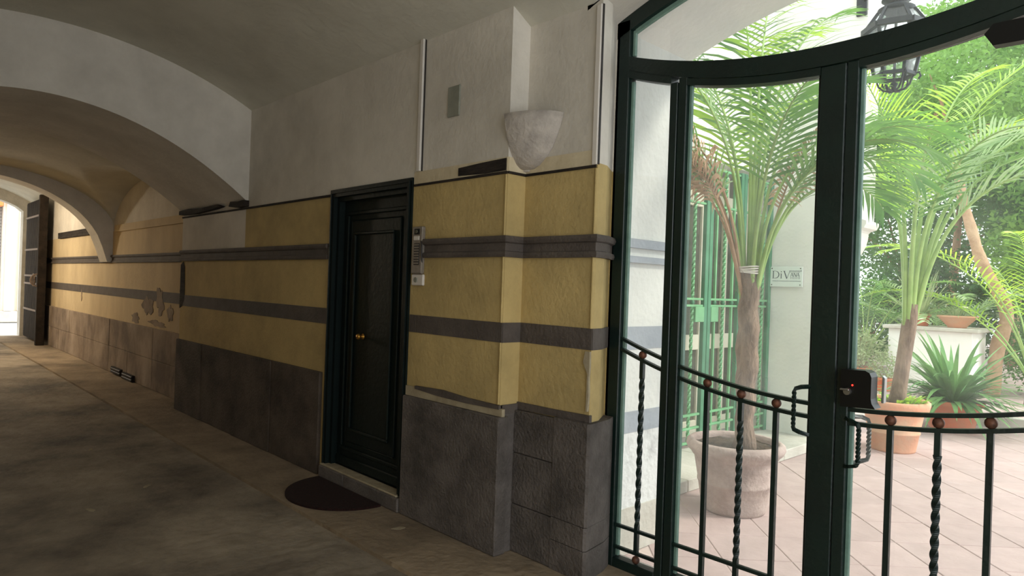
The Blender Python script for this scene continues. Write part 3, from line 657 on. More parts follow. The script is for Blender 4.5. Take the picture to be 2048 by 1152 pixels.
grille('green iron grille panel next to the name plate wall', 6.77, 7.44, [(6.95, True), (7.12, False), (7.28, True)], None, 7.37)
# glazed cream door behind the grille
d2 = thing('door_2', 'cream framed glass door standing behind the green iron grille', 'door', (-3.85, 6.4, 0.1), kind='structure')
for y in (5.50, 6.02, 6.42, 6.52, 6.86, 7.38): MB().bevbox(-3.90, -3.84, y - 0.05, y + 0.05, 0.1, 2.9, 0.006).build('stile', 'cream_wood', d2)
for z in (0.2, 1.10, 2.6): MB().bevbox(-3.895, -3.845, 5.5, 7.4, z - 0.08, z + 0.08, 0.006).build('rail', 'cream_wood', d2)
for (a, b) in ((5.55, 5.97), (6.07, 6.37), (6.57, 6.81), (6.91, 7.33)):
    MB().box(-3.875, -3.868, a, b, 0.28, 1.02).build('pane', 'dark_glass', d2); MB().box(-3.875, -3.868, a, b, 1.18, 2.52).build('pane', 'dark_glass', d2)
MB().ball((-3.81, 5.72, 1.10), 0.035, 12).build('knob', 'brass', d2, smooth=True)
struct(MB().box(-4.3, -4.2, 5.4, 7.5, 0.0, 3.0).build('wall_inner_room', 'ext_stone'), 'inner wall behind the cream glass door', 'wall')

# ------------------------------------------------------------------ name plate
sp = thing('name_plate', 'small clear plate reading DiV ANA, screwed to the white wall', 'sign', (-3.405, YS - 0.02, 1.72))
MB().bevbox(-3.592, -3.222, YS - 0.032, YS - 0.024, 1.72, 1.942, 0.002).build('plate', 'sign_face', sp)
for x in (-3.568, -3.246):
    for z in (1.742, 1.922): fixn(MB().tube([(x, YS - 0.0, z), (x, YS - 0.038, z)], 0.006, 10).build('screw', 'dark_plastic', sp))
YT = YS - 0.0335
def stroke(mb, a, b, wd2):
    a = Vector(a); b = Vector(b); d = (b - a).normalized(); nrm = Vector((-d.y, d.x)) * wd2 / 2
    pts = [a + nrm, a - nrm, b - nrm, b + nrm]; mb.prism([(p.x, p.y) for p in pts], 'y', YT, YT + 0.0015)
def letters(fn, name):
    mb = MB(); fn(mb); fixn(mb.build(name, 'sign_ink', sp))
ZB0, ZT = 1.812, 1.896
def fD(mb):
    x = -3.560; stroke(mb, (x + 0.008, ZB0), (x + 0.008, ZT), 0.009)
    stroke(mb, (x - 0.004, ZB0 + 0.0015), (x + 0.03, ZB0 + 0.0015), 0.003); stroke(mb, (x - 0.004, ZT - 0.0015), (x + 0.03, ZT - 0.0015), 0.003)
    N = 14; pr = None
    for i in range(N + 1):
        a = -math.pi / 2 + math.pi * i / N; p = (x + 0.028 + 0.044 * math.cos(a), (ZB0 + ZT) / 2 + 0.0405 * math.sin(a))
        if pr: stroke(mb, pr, p, 0.003 + 0.006 * max(0, math.cos(a)))
        pr = p
def fi(mb):
    x = -3.462; stroke(mb, (x, ZB0), (x, ZB0 + 0.054), 0.008); stroke(mb, (x - 0.010, ZB0 + 0.0015), (x + 0.010, ZB0 + 0.0015), 0.003)
    stroke(mb, (x - 0.009, ZB0 + 0.053), (x + 0.002, ZB0 + 0.053), 0.003); stroke(mb, (x - 0.005, ZT - 0.010), (x + 0.005, ZT - 0.010), 0.010)
def fV(mb):
    x = -3.435; stroke(mb, (x + 0.006, ZT), (x + 0.038, ZB0 - 0.002), 0.010); stroke(mb, (x + 0.072, ZT), (x + 0.038, ZB0 - 0.002), 0.004)
    stroke(mb, (x - 0.006, ZT - 0.0015), (x + 0.020, ZT - 0.0015), 0.003)
def fcomb(mb):
    stroke(mb, (-3.372, ZT + 0.0), (-3.238, ZT + 0.0), 0.004); stroke(mb, (-3.243, ZT), (-3.235, ZT), 0.010)
    for k in range(7):
        x = -3.352 + k * 0.0165; stroke(mb, (x, ZT), (x, ZT - 0.022), 0.003); stroke(mb, (x, ZB0 - 0.006), (x, ZB0 + 0.022), 0.003)
def fA(x0):
    def f(mb):
        z0, z1 = ZB0 + 0.022, ZT - 0.022
        stroke(mb, (x0, z0), (x0 + 0.015, z1), 0.003); stroke(mb, (x0 + 0.015, z1), (x0 + 0.03, z0), 0.006); stroke(mb, (x0 + 0.007, z0 + 0.013), (x0 + 0.023, z0 + 0.013), 0.003)
    return f
def fN(mb):
    z0, z1 = ZB0 + 0.022, ZT - 0.022; x0 = -3.318
    stroke(mb, (x0, z0), (x0, z1), 0.003); stroke(mb, (x0, z1), (x0 + 0.025, z0), 0.006); stroke(mb, (x0 + 0.025, z0), (x0 + 0.025, z1), 0.003)
for nm, f in (('letter_d', fD), ('letter_i', fi), ('letter_v', fV), ('fringe', fcomb), ('letter_a', fA(-3.356)), ('letter_n', fN), ('letter_a', fA(-3.288))): letters(f, nm)
def ftag(mb):
    x = -3.560
    while x < -3.245:
        l = rnd.uniform(0.004, 0.012); stroke(mb, (x, 1.783), (x + l, 1.783), 0.005); x += l + rnd.uniform(0.002, 0.005)
letters(ftag, 'small_print')

# ------------------------------------------------------------------ lantern
LX, LY = -2.08, 6.5
ln = thing('wall_lantern', 'black iron hexagonal lantern with glass panes hanging above the palms', 'lantern', (LX, LY, 3.43))
def hexp(r, z, k, ph=0.26): return (LX + r * math.cos(ph + k * math.pi / 3), LY + r * math.sin(ph + k * math.pi / 3), z)
zb_, zt_, ze = 3.575, 3.985, 4.15; rb, rt2, re = 0.155, 0.235, 0.14
for k in range(6):
    fixn(MB().tube([hexp(rb, zb_, k), hexp(rt2, zt_, k)], 0.013, 4, square=True).build('corner_bar', 'lantern_iron', ln))
    fixn(MB().tube([hexp(rt2 + 0.02, zt_, k), hexp(re, ze, k)], 0.011, 4, square=True).build('roof_bar', 'lantern_iron', ln))
    fixn(MB().tube([hexp(rb, zb_, k), hexp(rb, zb_, k + 1)], 0.014, 4, square=True).build('base_bar', 'lantern_iron', ln))
    fixn(MB().tube([hexp(rt2 + 0.02, zt_, k), hexp(rt2 + 0.02, zt_, k + 1)], 0.022, 4, square=True).build('eave_bar', 'lantern_iron', ln))
    MB().add([hexp(rb, zb_, k), hexp(rb, zb_, k + 1), hexp(rt2, zt_, k + 1), hexp(rt2, zt_, k)], [(0, 1, 2, 3)]).build('pane', 'lantern_glass', ln)
    MB().add([hexp(rt2, zt_, k), hexp(rt2, zt_, k + 1), hexp(re, ze, k + 1), hexp(re, ze, k)], [(0, 1, 2, 3)]).build('roof_pane', 'lantern_glass', ln)
    a = 0.26 + k * math.pi / 3; dx, dy = math.cos(a), math.sin(a)
    pts = [(LX + dx * r, LY + dy * r, z) for r, z in ((0.02, 3.44), (0.08, 3.45), (0.12, 3.49), (0.135, 3.54), (0.155, 3.575), (0.19, 3.585), (0.20, 3.55), (0.185, 3.525))]
    fixn(MB().tube(pts, 0.009, 6).build('scroll', 'lantern_iron', ln, smooth=True))
fixn(MB().lathe([(0.001, 3.43), (0.03, 3.44), (0.02, 3.47), (0.035, 3.50), (0.001, 3.53)], (LX, LY, 0), 12).build('finial', 'lantern_iron', ln, smooth=True))
fixn(MB().lathe([(0.13, 4.13), (0.15, 4.16), (0.10, 4.19), (0.07, 4.21), (0.12, 4.235), (0.12, 4.25), (0.05, 4.29), (0.02, 4.34), (0.001, 4.36)], (LX, LY, 0), 18).build('cap', 'lantern_iron', ln, smooth=True))
fixn(MB().tube([(LX, LY, 3.5), (LX, LY, 4.16)], 0.012, 8).build('lamp_stem', 'lantern_iron', ln))
fixn(MB().tube([(LX, LY, 4.33), (LX, LY, 4.55), (LX - 0.02, LY + 0.08, 4.68), (LX - 0.2, LY + 0.4, 4.72), (LX - 0.62, YS + 0.01, 4.70)], 0.018, 8).build('bracket', 'lantern_iron', ln, smooth=True))
MB().bevbox(LX - 0.68, LX - 0.58, YS - 0.03, YS, 4.55, 4.85, 0.005).build('wall_plate', 'lantern_iron', ln)

# ------------------------------------------------------------------ plants
def pot(name, label, c, prof, m, soil_r, soil_z, cat='pot', group=None):
    t = thing(name, label, cat, c, group)
    fixn(MB().lathe(prof, c, 40).build('pot_body', m, t, smooth=True))
    mb = MB(); N = 28; vs = [(c[0], c[1], c[2] + soil_z + 0.015)]; fs = []
    for q in (0.5, 1.0):
        for k in range(N):
            a = 2 * math.pi * k / N; vs.append((c[0] + soil_r * q * math.cos(a), c[1] + soil_r * q * math.sin(a), c[2] + soil_z + rnd.uniform(-0.008, 0.008)))
    fs += [(0, 1 + k, 1 + (k + 1) % N) for k in range(N)] + [(1 + k, 1 + N + k, 1 + N + (k + 1) % N, 1 + (k + 1) % N) for k in range(N)]
    mb.add(vs, fs).build('soil', 'soil', t, smooth=True)
    return t
def leafstrip(mb, p, d, side, L, wdt, droop, seg=4, mi=0, fold=0.0):
    d = Vector(d).normalized(); side = Vector(side).normalized(); q = Vector(p); vs = []
    for i in range(seg + 1):
        t = i / seg; ww = wdt * (0.55 + 1.2 * t if t < 0.35 else 1.0 * (1 - ((t - 0.35) / 0.65) ** 1.6) + 0.02) / 2
        vs += [q - side * ww, q + side * ww]
        dd = Vector((d.x, d.y, d.z - droop * t)); dd.normalize(); q = q + dd * (L / seg)
    mb.add(vs, [(2 * i, 2 * i + 1, 2 * i + 3, 2 * i + 2) for i in range(seg)], mi)
def frond(parent, base, az, el, L, droop, ll, n, m, r0=0.016, start=0.3, wl=0.028, ld=1.0, pet='petiole', pw=1.4, vee=0.35):
    a = R(az); pts = []; dirs = []; p = Vector(base); N = 24
    for i in range(N + 1):
        t = i / N; e = R(el - droop * t ** pw); d = Vector((math.cos(e) * math.cos(a), math.cos(e) * math.sin(a), math.sin(e)))
        pts.append(p.copy()); dirs.append(d); p = p + d * (L / N)
    rs = [r0 * (1 - 0.85 * i / N) for i in range(N + 1)]
    f = MB().tube(pts, rs, 6).build('frond', pet, parent, smooth=True)
    mb = MB(); side0 = Vector((-math.sin(a), math.cos(a), 0))
    for k in range(n):
        t = start + (1 - start) * (k + 0.5) / n; x = t * N; i = min(N - 1, int(x)); q = pts[i].lerp(pts[i + 1], x - i); d = dirs[i]
        u = (t - start) / (1 - start); prof = min(1, 0.55 + 2.2 * u) * (1 - 0.62 * u ** 2.2); nrm = side0.cross(d)
        if nrm.z < 0: nrm = -nrm
        for s_ in (-1, 1):
            fwd_ = 0.55 + 0.75 * u + rnd.uniform(-0.1, 0.1)
            dd = side0 * s_ + d * fwd_ + nrm * (vee + rnd.uniform(-0.15, 0.15))
            sd = d - dd * (d.dot(dd) / dd.length_squared); 
            if sd.length < 1e-3: sd = nrm
            leafstrip(mb, q, dd, sd + nrm * rnd.uniform(0.1, 0.5) * s_, ll * prof * rnd.uniform(0.85, 1.1), wl, ld * rnd.uniform(0.7, 1.3), 4)
    lo = mb.build('leaflets', m, f); lo['kind'] = 'stuff'
    return f

# potted palm just outside the gate leaf
p1 = (-2.54, 4.78, 0.0)
pot('plant_pot', 'weathered grey-pink clay pot with rolled rim just outside the glass', p1,
    [(0.001, 0), (0.225, 0), (0.235, 0.02), (0.24, 0.06), (0.262, 0.2), (0.268, 0.205), (0.270, 0.222), (0.266, 0.228), (0.29, 0.36), (0.296, 0.39), (0.305, 0.40), (0.315, 0.41), (0.32, 0.425), (0.345, 0.445), (0.358, 0.475), (0.352, 0.505), (0.33, 0.52), (0.308, 0.515), (0.30, 0.49), (0.298, 0.46)], 'pot_grey', 0.30, 0.475)
pm = thing('palm', 'potted palm with a string-tied crown of green and dead brown fronds', 'palm', (-2.47, 4.78, 0.48))
tp = [(-2.47 + 0.01 * math.sin(i * 1.7), 4.78, 0.46 + 0.075 * i) for i in range(19)]
fixn(MB().tube(tp, [0.095, 0.075, 0.068, 0.066, 0.066, 0.068, 0.07, 0.074, 0.078, 0.08, 0.08, 0.078, 0.076, 0.074, 0.072, 0.07, 0.068, 0.068, 0.066], 14).build('trunk', 'palm_trunk', pm, smooth=True))
fib = MB()
for k in range(130):
    a = rnd.uniform(0, 6.28); z = rnd.uniform(0.85, 1.75); r = 0.07
    leafstrip(fib, (-2.47 + r * math.cos(a), 4.78 + r * math.sin(a), z), (math.cos(a) * 0.5, math.sin(a) * 0.5, rnd.uniform(-0.6, 0.9)), (-math.sin(a), math.cos(a), 0), rnd.uniform(0.04, 0.11), 0.006, 0.8, 2)
fb = fib.build('fibre', 'palm_trunk', pm); fb['kind'] = 'stuff'
tie = MB()
for k in range(4): tie.tube([(-2.475 + 0.083 * math.cos(q * 0.524), 4.78 + 0.083 * math.sin(q * 0.524), 1.775 + 0.014 * k + 0.005 * math.sin(q + k)) for q in range(13)], 0.006, 6, cap=False)
fixn(tie.build('string_tie', 'string', pm, smooth=True))
C1 = Vector((-2.475, 4.78, 1.55))
F1 = [(52, 86, 2.0, 110, 'palm_leaf'), (150, 85, 2.3, 72, 'palm_lime'), (-40, 86, 2.0, 100, 'palm_leaf'), (95, 84, 2.4, 92, 'palm_lime'), (180, 84, 2.0, 115, 'palm_pale'), (20, 82, 2.0, 120, 'palm_leaf'),
      (225, 85, 1.9, 110, 'palm_leaf'), (46, 79, 1.95, 135, 'palm_leaf'), (200, 82, 1.85, 125, 'palm_pale'), (70, 86, 2.3, 84, 'palm_leaf'), (60, 77, 1.75, 140, 'palm_leaf'),
      (100, 88, 3.05, 84, 'palm_lime'), (125, 88, 3.3, 74, 'palm_leaf'), (112, 88, 3.5, 80, 'palm_lime'), (85, 88, 3.0, 76, 'palm_leaf'), (205, 88, 2.6, 78, 'palm_pale'), (355, 80, 1.9, 135, 'palm_leaf'), (165, 87, 2.8, 74, 'palm_leaf')]
for az, el, L, dr_, mm in F1:
    a = R(az); frond(pm, C1 + Vector((0.045 * math.cos(a), 0.045 * math.sin(a), 0)), az, el, L, dr_, 0.58, 26, mm, 0.019, 0.44, 0.024, 0.65, pw=1.9, vee=0.15)
for az, el, L, dr_ in ((222, 80, 1.75, 110), (240, 76, 1.6, 95), (205, 80, 1.8, 120), (62, 76, 1.5, 30), (190, 77, 1.6, 120), (232, 82, 1.95, 120)):
    a = R(az); frond(pm, C1 + Vector((0.05 * math.cos(a), 0.05 * math.sin(a), 0.05)), az, el, L, dr_, 0.46, 30, 'palm_dead', 0.014, 0.46, 0.024, 1.7, pet='palm_dead', vee=0.1, pw=2.2)
# second palm in the orange pot
p2 = (-2.48, 8.1, 0.0)
pot('plant_pot', 'large orange terracotta pot with flared rim under the taller palm', p2,
    [(0.001, 0), (0.215, 0), (0.222, 0.02), (0.25, 0.19), (0.258, 0.195), (0.258, 0.21), (0.253, 0.215), (0.285, 0.40), (0.292, 0.415), (0.31, 0.42), (0.33, 0.44), (0.345, 0.50), (0.345, 0.53), (0.33, 0.545), (0.305, 0.54), (0.30, 0.50)], 'pot_orange', 0.30, 0.505)
pm2 = thing('palm', 'taller palm with long arching yellow-green fronds in the orange pot', 'palm', (-2.44, 8.1, 0.5))
tp = [(-2.455 + 0.012 * i, 8.1, 0.48 + 0.11 * i) for i in range(11)]
fixn(MB().tube(tp, [0.10, 0.082, 0.076, 0.074, 0.073, 0.073, 0.073, 0.074, 0.074, 0.07, 0.062], 14).build('trunk', 'palm_trunk', pm2, smooth=True))
C2 = Vector((-2.37, 8.1, 1.35))
F2 = [(46, 84, 3.4, 64, 'palm_lime'), (62, 82, 3.1, 96, 'palm_lime'), (20, 83, 2.9, 112, 'palm_pale'), (250, 88, 2.7, 50, 'palm_lime'),  (-30, 86, 2.7, 120, 'palm_pale'),
      (100, 84, 3.1, 88, 'palm_lime'), (38, 80, 2.9, 128, 'palm_leaf'), (-65, 87, 2.5, 105, 'palm_leaf'), (75, 86, 3.5, 72, 'palm_lime'), (8, 79, 2.6, 140, 'palm_pale'), (140, 85, 2.8, 95, 'palm_lime')]
for az, el, L, dr_, mm in F2:
    a = R(az); frond(pm2, C2 + Vector((0.045 * math.cos(a), 0.045 * math.sin(a), 0)), az, el, L, dr_, 0.66, 34, mm, 0.031, 0.44, 0.023, 0.5, pw=2.2, vee=0.2)
hb = thing('ground_cover', 'low leafy green seedlings growing in the orange palm pot', 'plant', (p2[0], p2[1], 0.5))
for k in range(34):
    a = rnd.uniform(0, 6.28); r = rnd.uniform(0.14, 0.27); mb = MB()
    for q in range(3):
        b = a + rnd.uniform(-1.2, 1.2)
        leafstrip(mb, (p2[0] + r * math.cos(a), p2[1] + r * math.sin(a), 0.50), (math.cos(b) * 0.7, math.sin(b) * 0.7, rnd.uniform(0.6, 1.4)), (-math.sin(b), math.cos(b), 0), rnd.uniform(0.09, 0.2), 0.035, 1.2, 4)
    mb.build('leaf', 'palm_lime', hb)
# strap-leaved plant in wide pot
def straps(t, c, n, Lr, wr, m, elr=(25, 80), droop=(0.8, 1.8), name='leaf'):
    for k in range(n):
        az = rnd.uniform(0, 6.283); el = R(rnd.uniform(*elr)); d = (math.cos(az) * math.cos(el), math.sin(az) * math.cos(el), math.sin(el))
        mb = MB(); r = rnd.uniform(0.02, 0.12)
        leafstrip(mb, (c[0] + r * math.cos(az), c[1] + r * math.sin(az), c[2]), d, (-math.sin(az), math.cos(az), 0), rnd.uniform(*Lr), rnd.uniform(*wr), rnd.uniform(*droop), 8)
        mb.build(name, m, t)
p3 = (-2.42, 10.1, 0.0)
pot('plant_pot', 'squat orange terracotta pot under the dense strap-leaved plant', p3,
    [(0.001, 0), (0.24, 0), (0.25, 0.02), (0.31, 0.30), (0.34, 0.31), (0.355, 0.34), (0.355, 0.37), (0.33, 0.375), (0.31, 0.34)], 'pot_red', 0.31, 0.345)
cv = thing('clivia', 'dense clump of dark green arching strap leaves in the squat pot', 'plant', (p3[0], p3[1], 0.34))
straps(cv, (p3[0], p3[1], 0.34), 230, (0.6, 1.25), (0.05, 0.08), 'strap_leaf', (6, 68), (0.5, 1.4))
# white pedestal with stone top
pd = thing('pedestal', 'white masonry pedestal with a stone slab top behind the strap-leaved plant', 'pedestal', (-3.2, 12.75, 0.13))
MB().bevbox(-3.95, -2.75, 12.50, 13.35, 0.13, 1.15, 0.008).build('pedestal_body', 'ext_white', pd)
MB().bevbox(-4.02, -2.66, 12.42, 13.42, 1.15, 1.21, 0.01).build('pedestal_top', 'ext_stone', pd)
p4 = (-3.55, 12.75, 1.21)
pot('plant_pot', 'small ribbed orange flowerpot standing on the white pedestal', p4, [(0.001, 0), (0.11, 0), (0.115, 0.01), (0.14, 0.16), (0.16, 0.165), (0.165, 0.20), (0.15, 0.205), (0.14, 0.18)], 'pot_red', 0.14, 0.18)
dc = thing('spiky_plant', 'spiky narrow-leaved plant growing from the small ribbed pot', 'plant', (p4[0], p4[1], 1.39))
straps(dc, (p4[0], p4[1], 1.39), 70, (0.45, 0.85), (0.02, 0.032), 'herb_leaf', (20, 85), (0.3, 0.9))
p5 = (-3.02, 12.75, 1.21)
pot('planter_bowl', 'wide shallow terracotta bowl on the corner of the white pedestal', p5, [(0.001, 0), (0.13, 0), (0.135, 0.02), (0.20, 0.09), (0.27, 0.165), (0.285, 0.17), (0.29, 0.19), (0.275, 0.195), (0.25, 0.165)], 'pot_orange', 0.25, 0.165, 'bowl')
gb = thing('grassy_plant', 'soft grey-green grassy plant spilling from the shallow bowl', 'plant', (p5[0], p5[1], 1.38))
straps(gb, (p5[0], p5[1], 1.38), 60, (0.2, 0.42), (0.012, 0.02), 'herb_leaf', (20, 80), (0.8, 1.8))
def leafcloud(mb, c, rx_, ry_, rz_, n, size, clumps=24, spread=0.34, shell=0.55):
    cs = []
    for k in range(clumps):
        v = Vector((rnd.gauss(0, 1), rnd.gauss(0, 1), rnd.gauss(0, 1))).normalized() * rnd.uniform(shell, 1.0); cs.append(Vector((c[0] + v.x * rx_, c[1] + v.y * ry_, c[2] + v.z * rz_)))
    sp_ = spread * (rx_ + ry_ + rz_) / 3
    for k in range(n):
        b = rnd.choice(cs); p = b + Vector((rnd.gauss(0, 1), rnd.gauss(0, 1), rnd.gauss(0, 1))) * sp_ * 0.6
        d = Vector((rnd.gauss(0, 1), rnd.gauss(0, 1), rnd.gauss(-0.3, 0.7))).normalized(); s_ = d.cross(Vector((rnd.gauss(0, 1), rnd.gauss(0, 1), rnd.gauss(0, 1)))).normalized()
        L = size * rnd.uniform(0.7, 1.4)
        mb.add([p, p + d * L * 0.5 + s_ * L * 0.22, p + d * L, p + d * L * 0.5 - s_ * L * 0.22], [(0, 1, 2, 3)])
    return cs
def herb(name, label, c, pr, ph, pmat, r, n, size, m):
    pot('plant_pot', 'terracotta pot holding ' + label, c, [(0.001, 0), (pr * 0.72, 0), (pr * 0.75, 0.02), (pr * 0.92, ph * 0.8), (pr * 1.02, ph * 0.82), (pr * 1.02, ph), (pr * 0.9, ph), (pr * 0.88, ph * 0.9)], pmat, pr * 0.88, ph * 0.9)
    t = thing(name, label, 'plant', (c[0], c[1], c[2] + ph * 0.85))
    mb = MB(); cs = leafcloud(mb, (c[0], c[1], c[2] + ph + r * 0.75), r, r, r * 0.75, n, size, 14, 0.4)
    f = mb.build('foliage', m, t); f['kind'] = 'stuff'
    st_ = MB()
    for q in cs[:7]: st_.tube([(c[0], c[1], c[2] + ph * 0.8), ((c[0] + q.x) / 2, (c[1] + q.y) / 2, (c[2] + ph + q.z) / 2), q], 0.006, 5)
    s2 = st_.build('stems', 'bark', t); s2['kind'] = 'stuff'
herb('herb_bush', 'a feathery grey-green bush near the white balcony wall', (-4.35, 12.4, 0.13), 0.2, 0.33, 'pot_red', 0.42, 1500, 0.06, 'herb_leaf')
herb('herb_bush', 'a small low grey-green bush beside the palm trunk', (-3.86, 12.1, 0.13), 0.13, 0.22, 'pot_red', 0.24, 500, 0.05, 'herb_leaf')
# trees and shrubs
def tree(name, label, base, trunk, crown, n, size, m, bark='bark', group='trees around the courtyard', r0=0.12, clumps=26, spread=0.34, cat='tree'):
    t = thing(name, label, cat, base, group)
    pts = [Vector(base)] + [Vector(q) for q in trunk]
    sm = []
    for i in range(len(pts) - 1):
        a = pts[max(0, i - 1)]; b = pts[i]; c = pts[i + 1]; d = pts[min(len(pts) - 1, i + 2)]
        for k in range(5):
            u = k / 5; sm.append(0.5 * ((2 * b) + (c - a) * u + (2 * a - 5 * b + 4 * c - d) * u * u + (3 * b - a - 3 * c + d) * u ** 3))
    sm.append(pts[-1]); N = len(sm)
    fixn(MB().tube(sm, [r0 * (1 - 0.45 * i / N) * (1 + 0.08 * math.sin(i * 1.3)) for i in range(N)], 10).build('trunk', bark, t, smooth=True))
    mb = MB(); br = MB()
    for (c, rx_, ry_, rz_) in crown:
        cs = leafcloud(mb, c, rx_, ry_, rz_, int(n / len(crown)), size, clumps, spread)
        for q in cs[:6]:
            e = pts[-1]; br.tube([e, (e + q) / 2 + Vector((0, 0, 0.15)), q], [r0 * 0.4, r0 * 0.22, r0 * 0.08], 6)
    br.build('branches', bark, t)['kind'] = 'stuff'
    f = mb.build('crown', m, t); f['kind'] = 'stuff'
    return t
tree('leaning_tree', 'tree with a bare kinked leaning trunk behind the strap-leaved plant', (-2.62, 13.2, 0.13), [(-2.56, 13.2, 0.9), (-2.46, 13.2, 1.5), (-2.80, 13.2, 2.25), (-2.95, 13.2, 2.75), (-3.12, 13.2, 3.4), (-3.3, 13.3, 4.2)],
     [((-3.2, 14.0, 5.2), 1.5, 1.3, 1.2)], 9000, 0.11, 'tree_leaf_light', 'bark_pale', r0=0.115)
tree('broadleaf_tree', 'tall mid-green leafy tree behind the lantern', (-4.6, 18.5, 0.13), [(-4.5, 18.5, 2.0), (-4.4, 18.5, 4.0)], [((-4.4, 18.5, 6.6), 2.0, 1.5, 2.2)], 17000, 0.13, 'tree_leaf_light')
tree('broadleaf_tree', 'bright green tree farthest from the white balcony wall', (-2.6, 17.5, 0.13), [(-2.6, 17.5, 2.0), (-2.7, 17.5, 3.6)], [((-2.9, 17.5, 5.0), 1.7, 1.4, 2.2)], 17000, 0.12, 'tree_leaf')
tree('broadleaf_tree', 'dark leafy tree rising beside the white balcony wall', (-7.2, 18.0, 0.13), [(-7.2, 18.0, 1.6), (-7.0, 18, 3.2)], [((-6.9, 18.0, 4.9), 1.6, 1.3, 1.9)], 11000, 0.12, 'tree_leaf')
tree('slender_tree', 'slender bare-stemmed tree beside the herb pot', (-5.2, 14.6, 0.13), [(-5.28, 14.6, 1.0), (-5.35, 14.6, 2.0), (-5.2, 14.6, 2.9)], [((-5.1, 14.7, 4.3), 0.9, 0.8, 1.0)], 2500, 0.13, 'tree_leaf_dark', r0=0.11)
tree('evergreen_shrub', 'dense dark shrub behind the white pedestal', (-3.9, 15.4, 0.13), [(-3.9, 15.4, 0.6)], [((-3.9, 15.4, 1.7), 1.0, 0.8, 1.1)], 4200, 0.11, 'tree_leaf_dark', r0=0.06, group='shrubs around the courtyard', cat='shrub')
tree('evergreen_shrub', 'fine-leaved grey-green shrub at the foot of the leaning tree', (-2.0, 14.0, 0.13), [(-2.0, 14.0, 0.5)], [((-2.0, 14.0, 0.95), 0.75, 0.6, 0.75)], 4200, 0.07, 'tree_leaf', r0=0.05, group='shrubs around the courtyard', cat='shrub')
tree('evergreen_shrub', 'leafy green shrub filling the gap behind the herb pots', (-5.5, 16.0, 0.13), [(-5.5, 16.0, 0.6)], [((-5.5, 16.0, 1.15), 1.1, 0.8, 0.9)], 3800, 0.12, 'tree_leaf', r0=0.06, group='shrubs around the courtyard', cat='shrub')
tree('evergreen_shrub', 'tall leafy shrub right of the leaning trunk', (-2.2, 15.8, 0.13), [(-2.2, 15.8, 0.8)], [((-2.3, 15.8, 2.4), 1.0, 0.8, 1.5)], 5200, 0.13, 'tree_leaf_light', r0=0.07, group='shrubs around the courtyard', cat='shrub')
tree('broadleaf_tree', 'pale green tree filling the gap beside the white balcony wall', (-6.2, 20.5, 0.13), [(-6.2, 20.5, 1.2), (-6.2, 20.5, 2.4)], [((-6.0, 20.5, 3.6), 2.0, 1.2, 1.6), ((-4.0, 20.8, 3.9), 1.8, 1.2, 1.9)], 15000, 0.13, 'tree_leaf')
tree('broadleaf_tree', 'towering leafy tree above and behind the leaning trunk', (-3.6, 20.0, 0.13), [(-3.5, 20.0, 2.5), (-3.4, 20.0, 5.0)], [((-3.6, 20.0, 7.6), 2.4, 1.4, 2.4)], 17000, 0.14, 'tree_leaf_light')
tree('hedge', 'tall clipped hedge closing the far end of the garden', (-5.0, 22.5, 0.13), [(-5, 22.5, 0.8)], [((-8.0, 22.5, 1.2), 2.0, 0.7, 1.3), ((-5.0, 22.5, 1.2), 2.0, 0.7, 1.3), ((-2.4, 22.5, 1.6), 2.0, 0.7, 2.0)], 14000, 0.15, 'tree_leaf_dark', r0=0.06, group='shrubs around the courtyard', cat='hedge', clumps=40)
# feathery garden palms behind the pedestal
def garden_palm(label, c, n, L, m, el=(55, 82), dr2=(70, 130)):
    t = thing('feather_palm', label, 'palm', c, 'feather palms in the garden')
    fixn(MB().tube([(c[0], c[1], c[2]), (c[0], c[1], c[2] + 0.35)], [0.1, 0.07], 10).build('trunk', 'palm_trunk', t, smooth=True))
    for k in range(n):
        az = 360 * k / n + rnd.uniform(-14, 14); frond(t, (c[0], c[1], c[2] + 0.3), az, rnd.uniform(*el), L * rnd.uniform(0.8, 1.15), rnd.uniform(*dr2), 0.42, 30, m, 0.016, 0.3, 0.024, 0.7)
garden_palm('bushy feather palm directly behind the white pedestal', (-3.6, 14.0, 0.13), 13, 2.6, 'palm_pale')
garden_palm('feather palm between the herb pots and the pedestal', (-4.7, 13.6, 0.13), 12, 2.7, 'palm_leaf')
garden_palm('yellowish feather palm on the side of the leaning tree away from the pedestal', (-2.0, 12.6, 0.13), 12, 3.6, 'palm_lime', (60, 84), (80, 125))

for i, (x, y) in enumerate(((-5.72, 1.62), (-5.35, 1.17), (-7.2, 1.55), (-3.72, 2.58), (-9.9, 1.9))):
    z = -0.025 if y < 2.24 else 0.0; pts = []; th = rnd.uniform(0, 3.1)
    for q in range(9):
        a = 2 * math.pi * q / 9; r = rnd.uniform(0.5, 1.0) * 0.03; u, v = r * 1.9 * math.cos(a), r * 0.8 * math.sin(a); pts.append((x + u * math.cos(th) - v * math.sin(th), y + u * math.sin(th) + v * math.cos(th)))
    tag(fixn(MB().prism(pts, 'z', z, z + 0.003).build('paper_scrap', 'patch_light')), 'tiny pale paper scrap lying on the passage floor', 'litter', 'paper scraps on the passage floor')
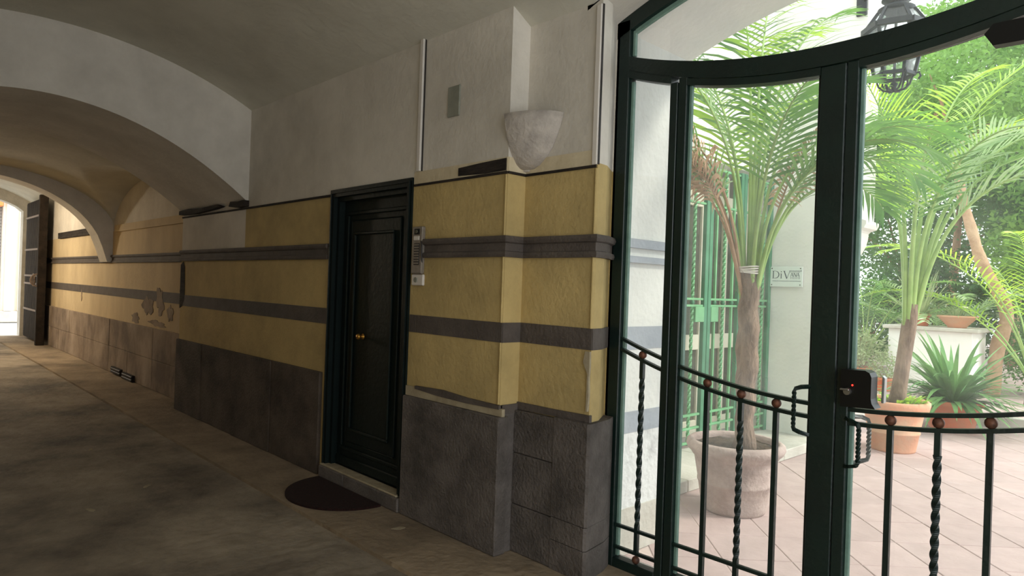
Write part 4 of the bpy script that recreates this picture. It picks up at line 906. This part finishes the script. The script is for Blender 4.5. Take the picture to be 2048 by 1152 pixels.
# ------------------------------------------------------------------ street end of the passage
pl = thing('added_pendant_lamp', 'added unseen globe pendant that warms the bay near the street door', 'lamp', (-15.8, 1.0, 2.7))  # added out of view to give the far bay a warm glow
MB().ball((-15.8, 1.0, 2.82), 0.12, 20).build('globe', 'added_lamp_glow', pl, smooth=True)
fixn(MB().tube([(-15.8, 1.0, 2.93), (-15.8, 1.0, 3.74)], 0.012, 8).build('rod', 'lantern_iron', pl))
fixn(MB().lathe([(0.001, 3.66), (0.07, 3.68), (0.08, 3.745), (0.001, 3.745)], (-15.8, 1.0, 0), 16).build('ceiling_rose', 'lantern_iron', pl))
pb = bpy.data.lights.new('added_pendant_bulb', 'POINT'); pb.energy = 150; pb.color = (1.0, 0.84, 0.63); pb.shadow_soft_size = 0.13
po = bpy.data.objects.new('added_pendant_bulb', pb); COL.objects.link(po); po.parent = pl; po.location = (0, 0, -0.03)
ir = thing('iron_door', 'open dark iron street door leaf folded against the far wall', 'iron door', (-18.9, 2.8, 0.0))
MB().bevbox(-19.95, -17.75, 2.80, 2.85, 0.05, 3.22, 0.006).build('leaf_sheet', 'iron_far', ir)
for k in range(12): MB().bevbox(-19.9 + k * 0.178, -19.9 + k * 0.178 + 0.15, 2.788, 2.803, 0.08, 3.19, 0.004).build('plank', 'iron_far', ir)
MB().bevbox(-17.80, -17.68, 2.70, 2.86, 0.0, 3.26, 0.01).build('edge_stile', 'iron_far', ir)
for z in (0.72, 1.32, 1.50, 2.10, 2.85): MB().bevbox(-19.92, -17.80, 2.772, 2.79, z - 0.022, z + 0.022, 0.004).build('strap', 'iron_strap', ir)
rg = [(-18.35 + 0.13 * math.cos(a), 2.73, 1.41 + 0.13 * math.sin(a)) for a in [2 * math.pi * i / 24 for i in range(25)]]
fixn(MB().tube(rg, 0.016, 8).build('ring_handle', 'iron_strap', ir, smooth=True))
fixn(MB().tube([(-17.72, 2.70 + 0.12 * math.cos(a), 1.41 + 0.13 * math.sin(a)) for a in [2 * math.pi * i / 24 for i in range(25)]], 0.014, 8).build('ring_handle', 'iron_strap', ir, smooth=True))
struct(MB().box(-34, -20.9, -12, 12, -0.2, -0.02).build('floor_street', 'street_paving'), 'bright pale street paving outside the portal', 'floor')
ps = thing('shop_building', 'pale building with a grey roller shutter across the street', 'building', (-26, 2, 0))
MB().box(-26.5, -26.0, -8, 2.2, 0, 9).build('wall', 'street_wall', ps); MB().box(-26.5, -26.0, 3.05, 9, 0, 9).build('wall', 'street_wall', ps); MB().box(-26.5, -26.0, 2.2, 3.05, 3.75, 9).build('wall', 'street_wall', ps)
MB().bevbox(-26.0, -25.9, -8, 9, 0, 0.35, 0.02).build('plinth', 'ext_stone', ps)
for y in (3.12, 3.46): MB().bevbox(-26.0, -25.88, y, y + 0.2, 0.35, 4.4, 0.015).build('pilaster', 'street_wall', ps)
shu = MB().box(-26.4, -26.3, 2.2, 3.05, 0.2, 3.75).build('shutter', 'shutter', ps)
for k in range(34): MB().bevbox(-26.3, -26.27, 2.2, 3.05, 0.25 + 0.1 * k, 0.335 + 0.1 * k, 0.008).build('slat', 'shutter', shu)
MB().bevbox(-26.15, -25.8, 1.8, 3.02, 3.55, 3.85, 0.02).build('awning', 'orange', ps)
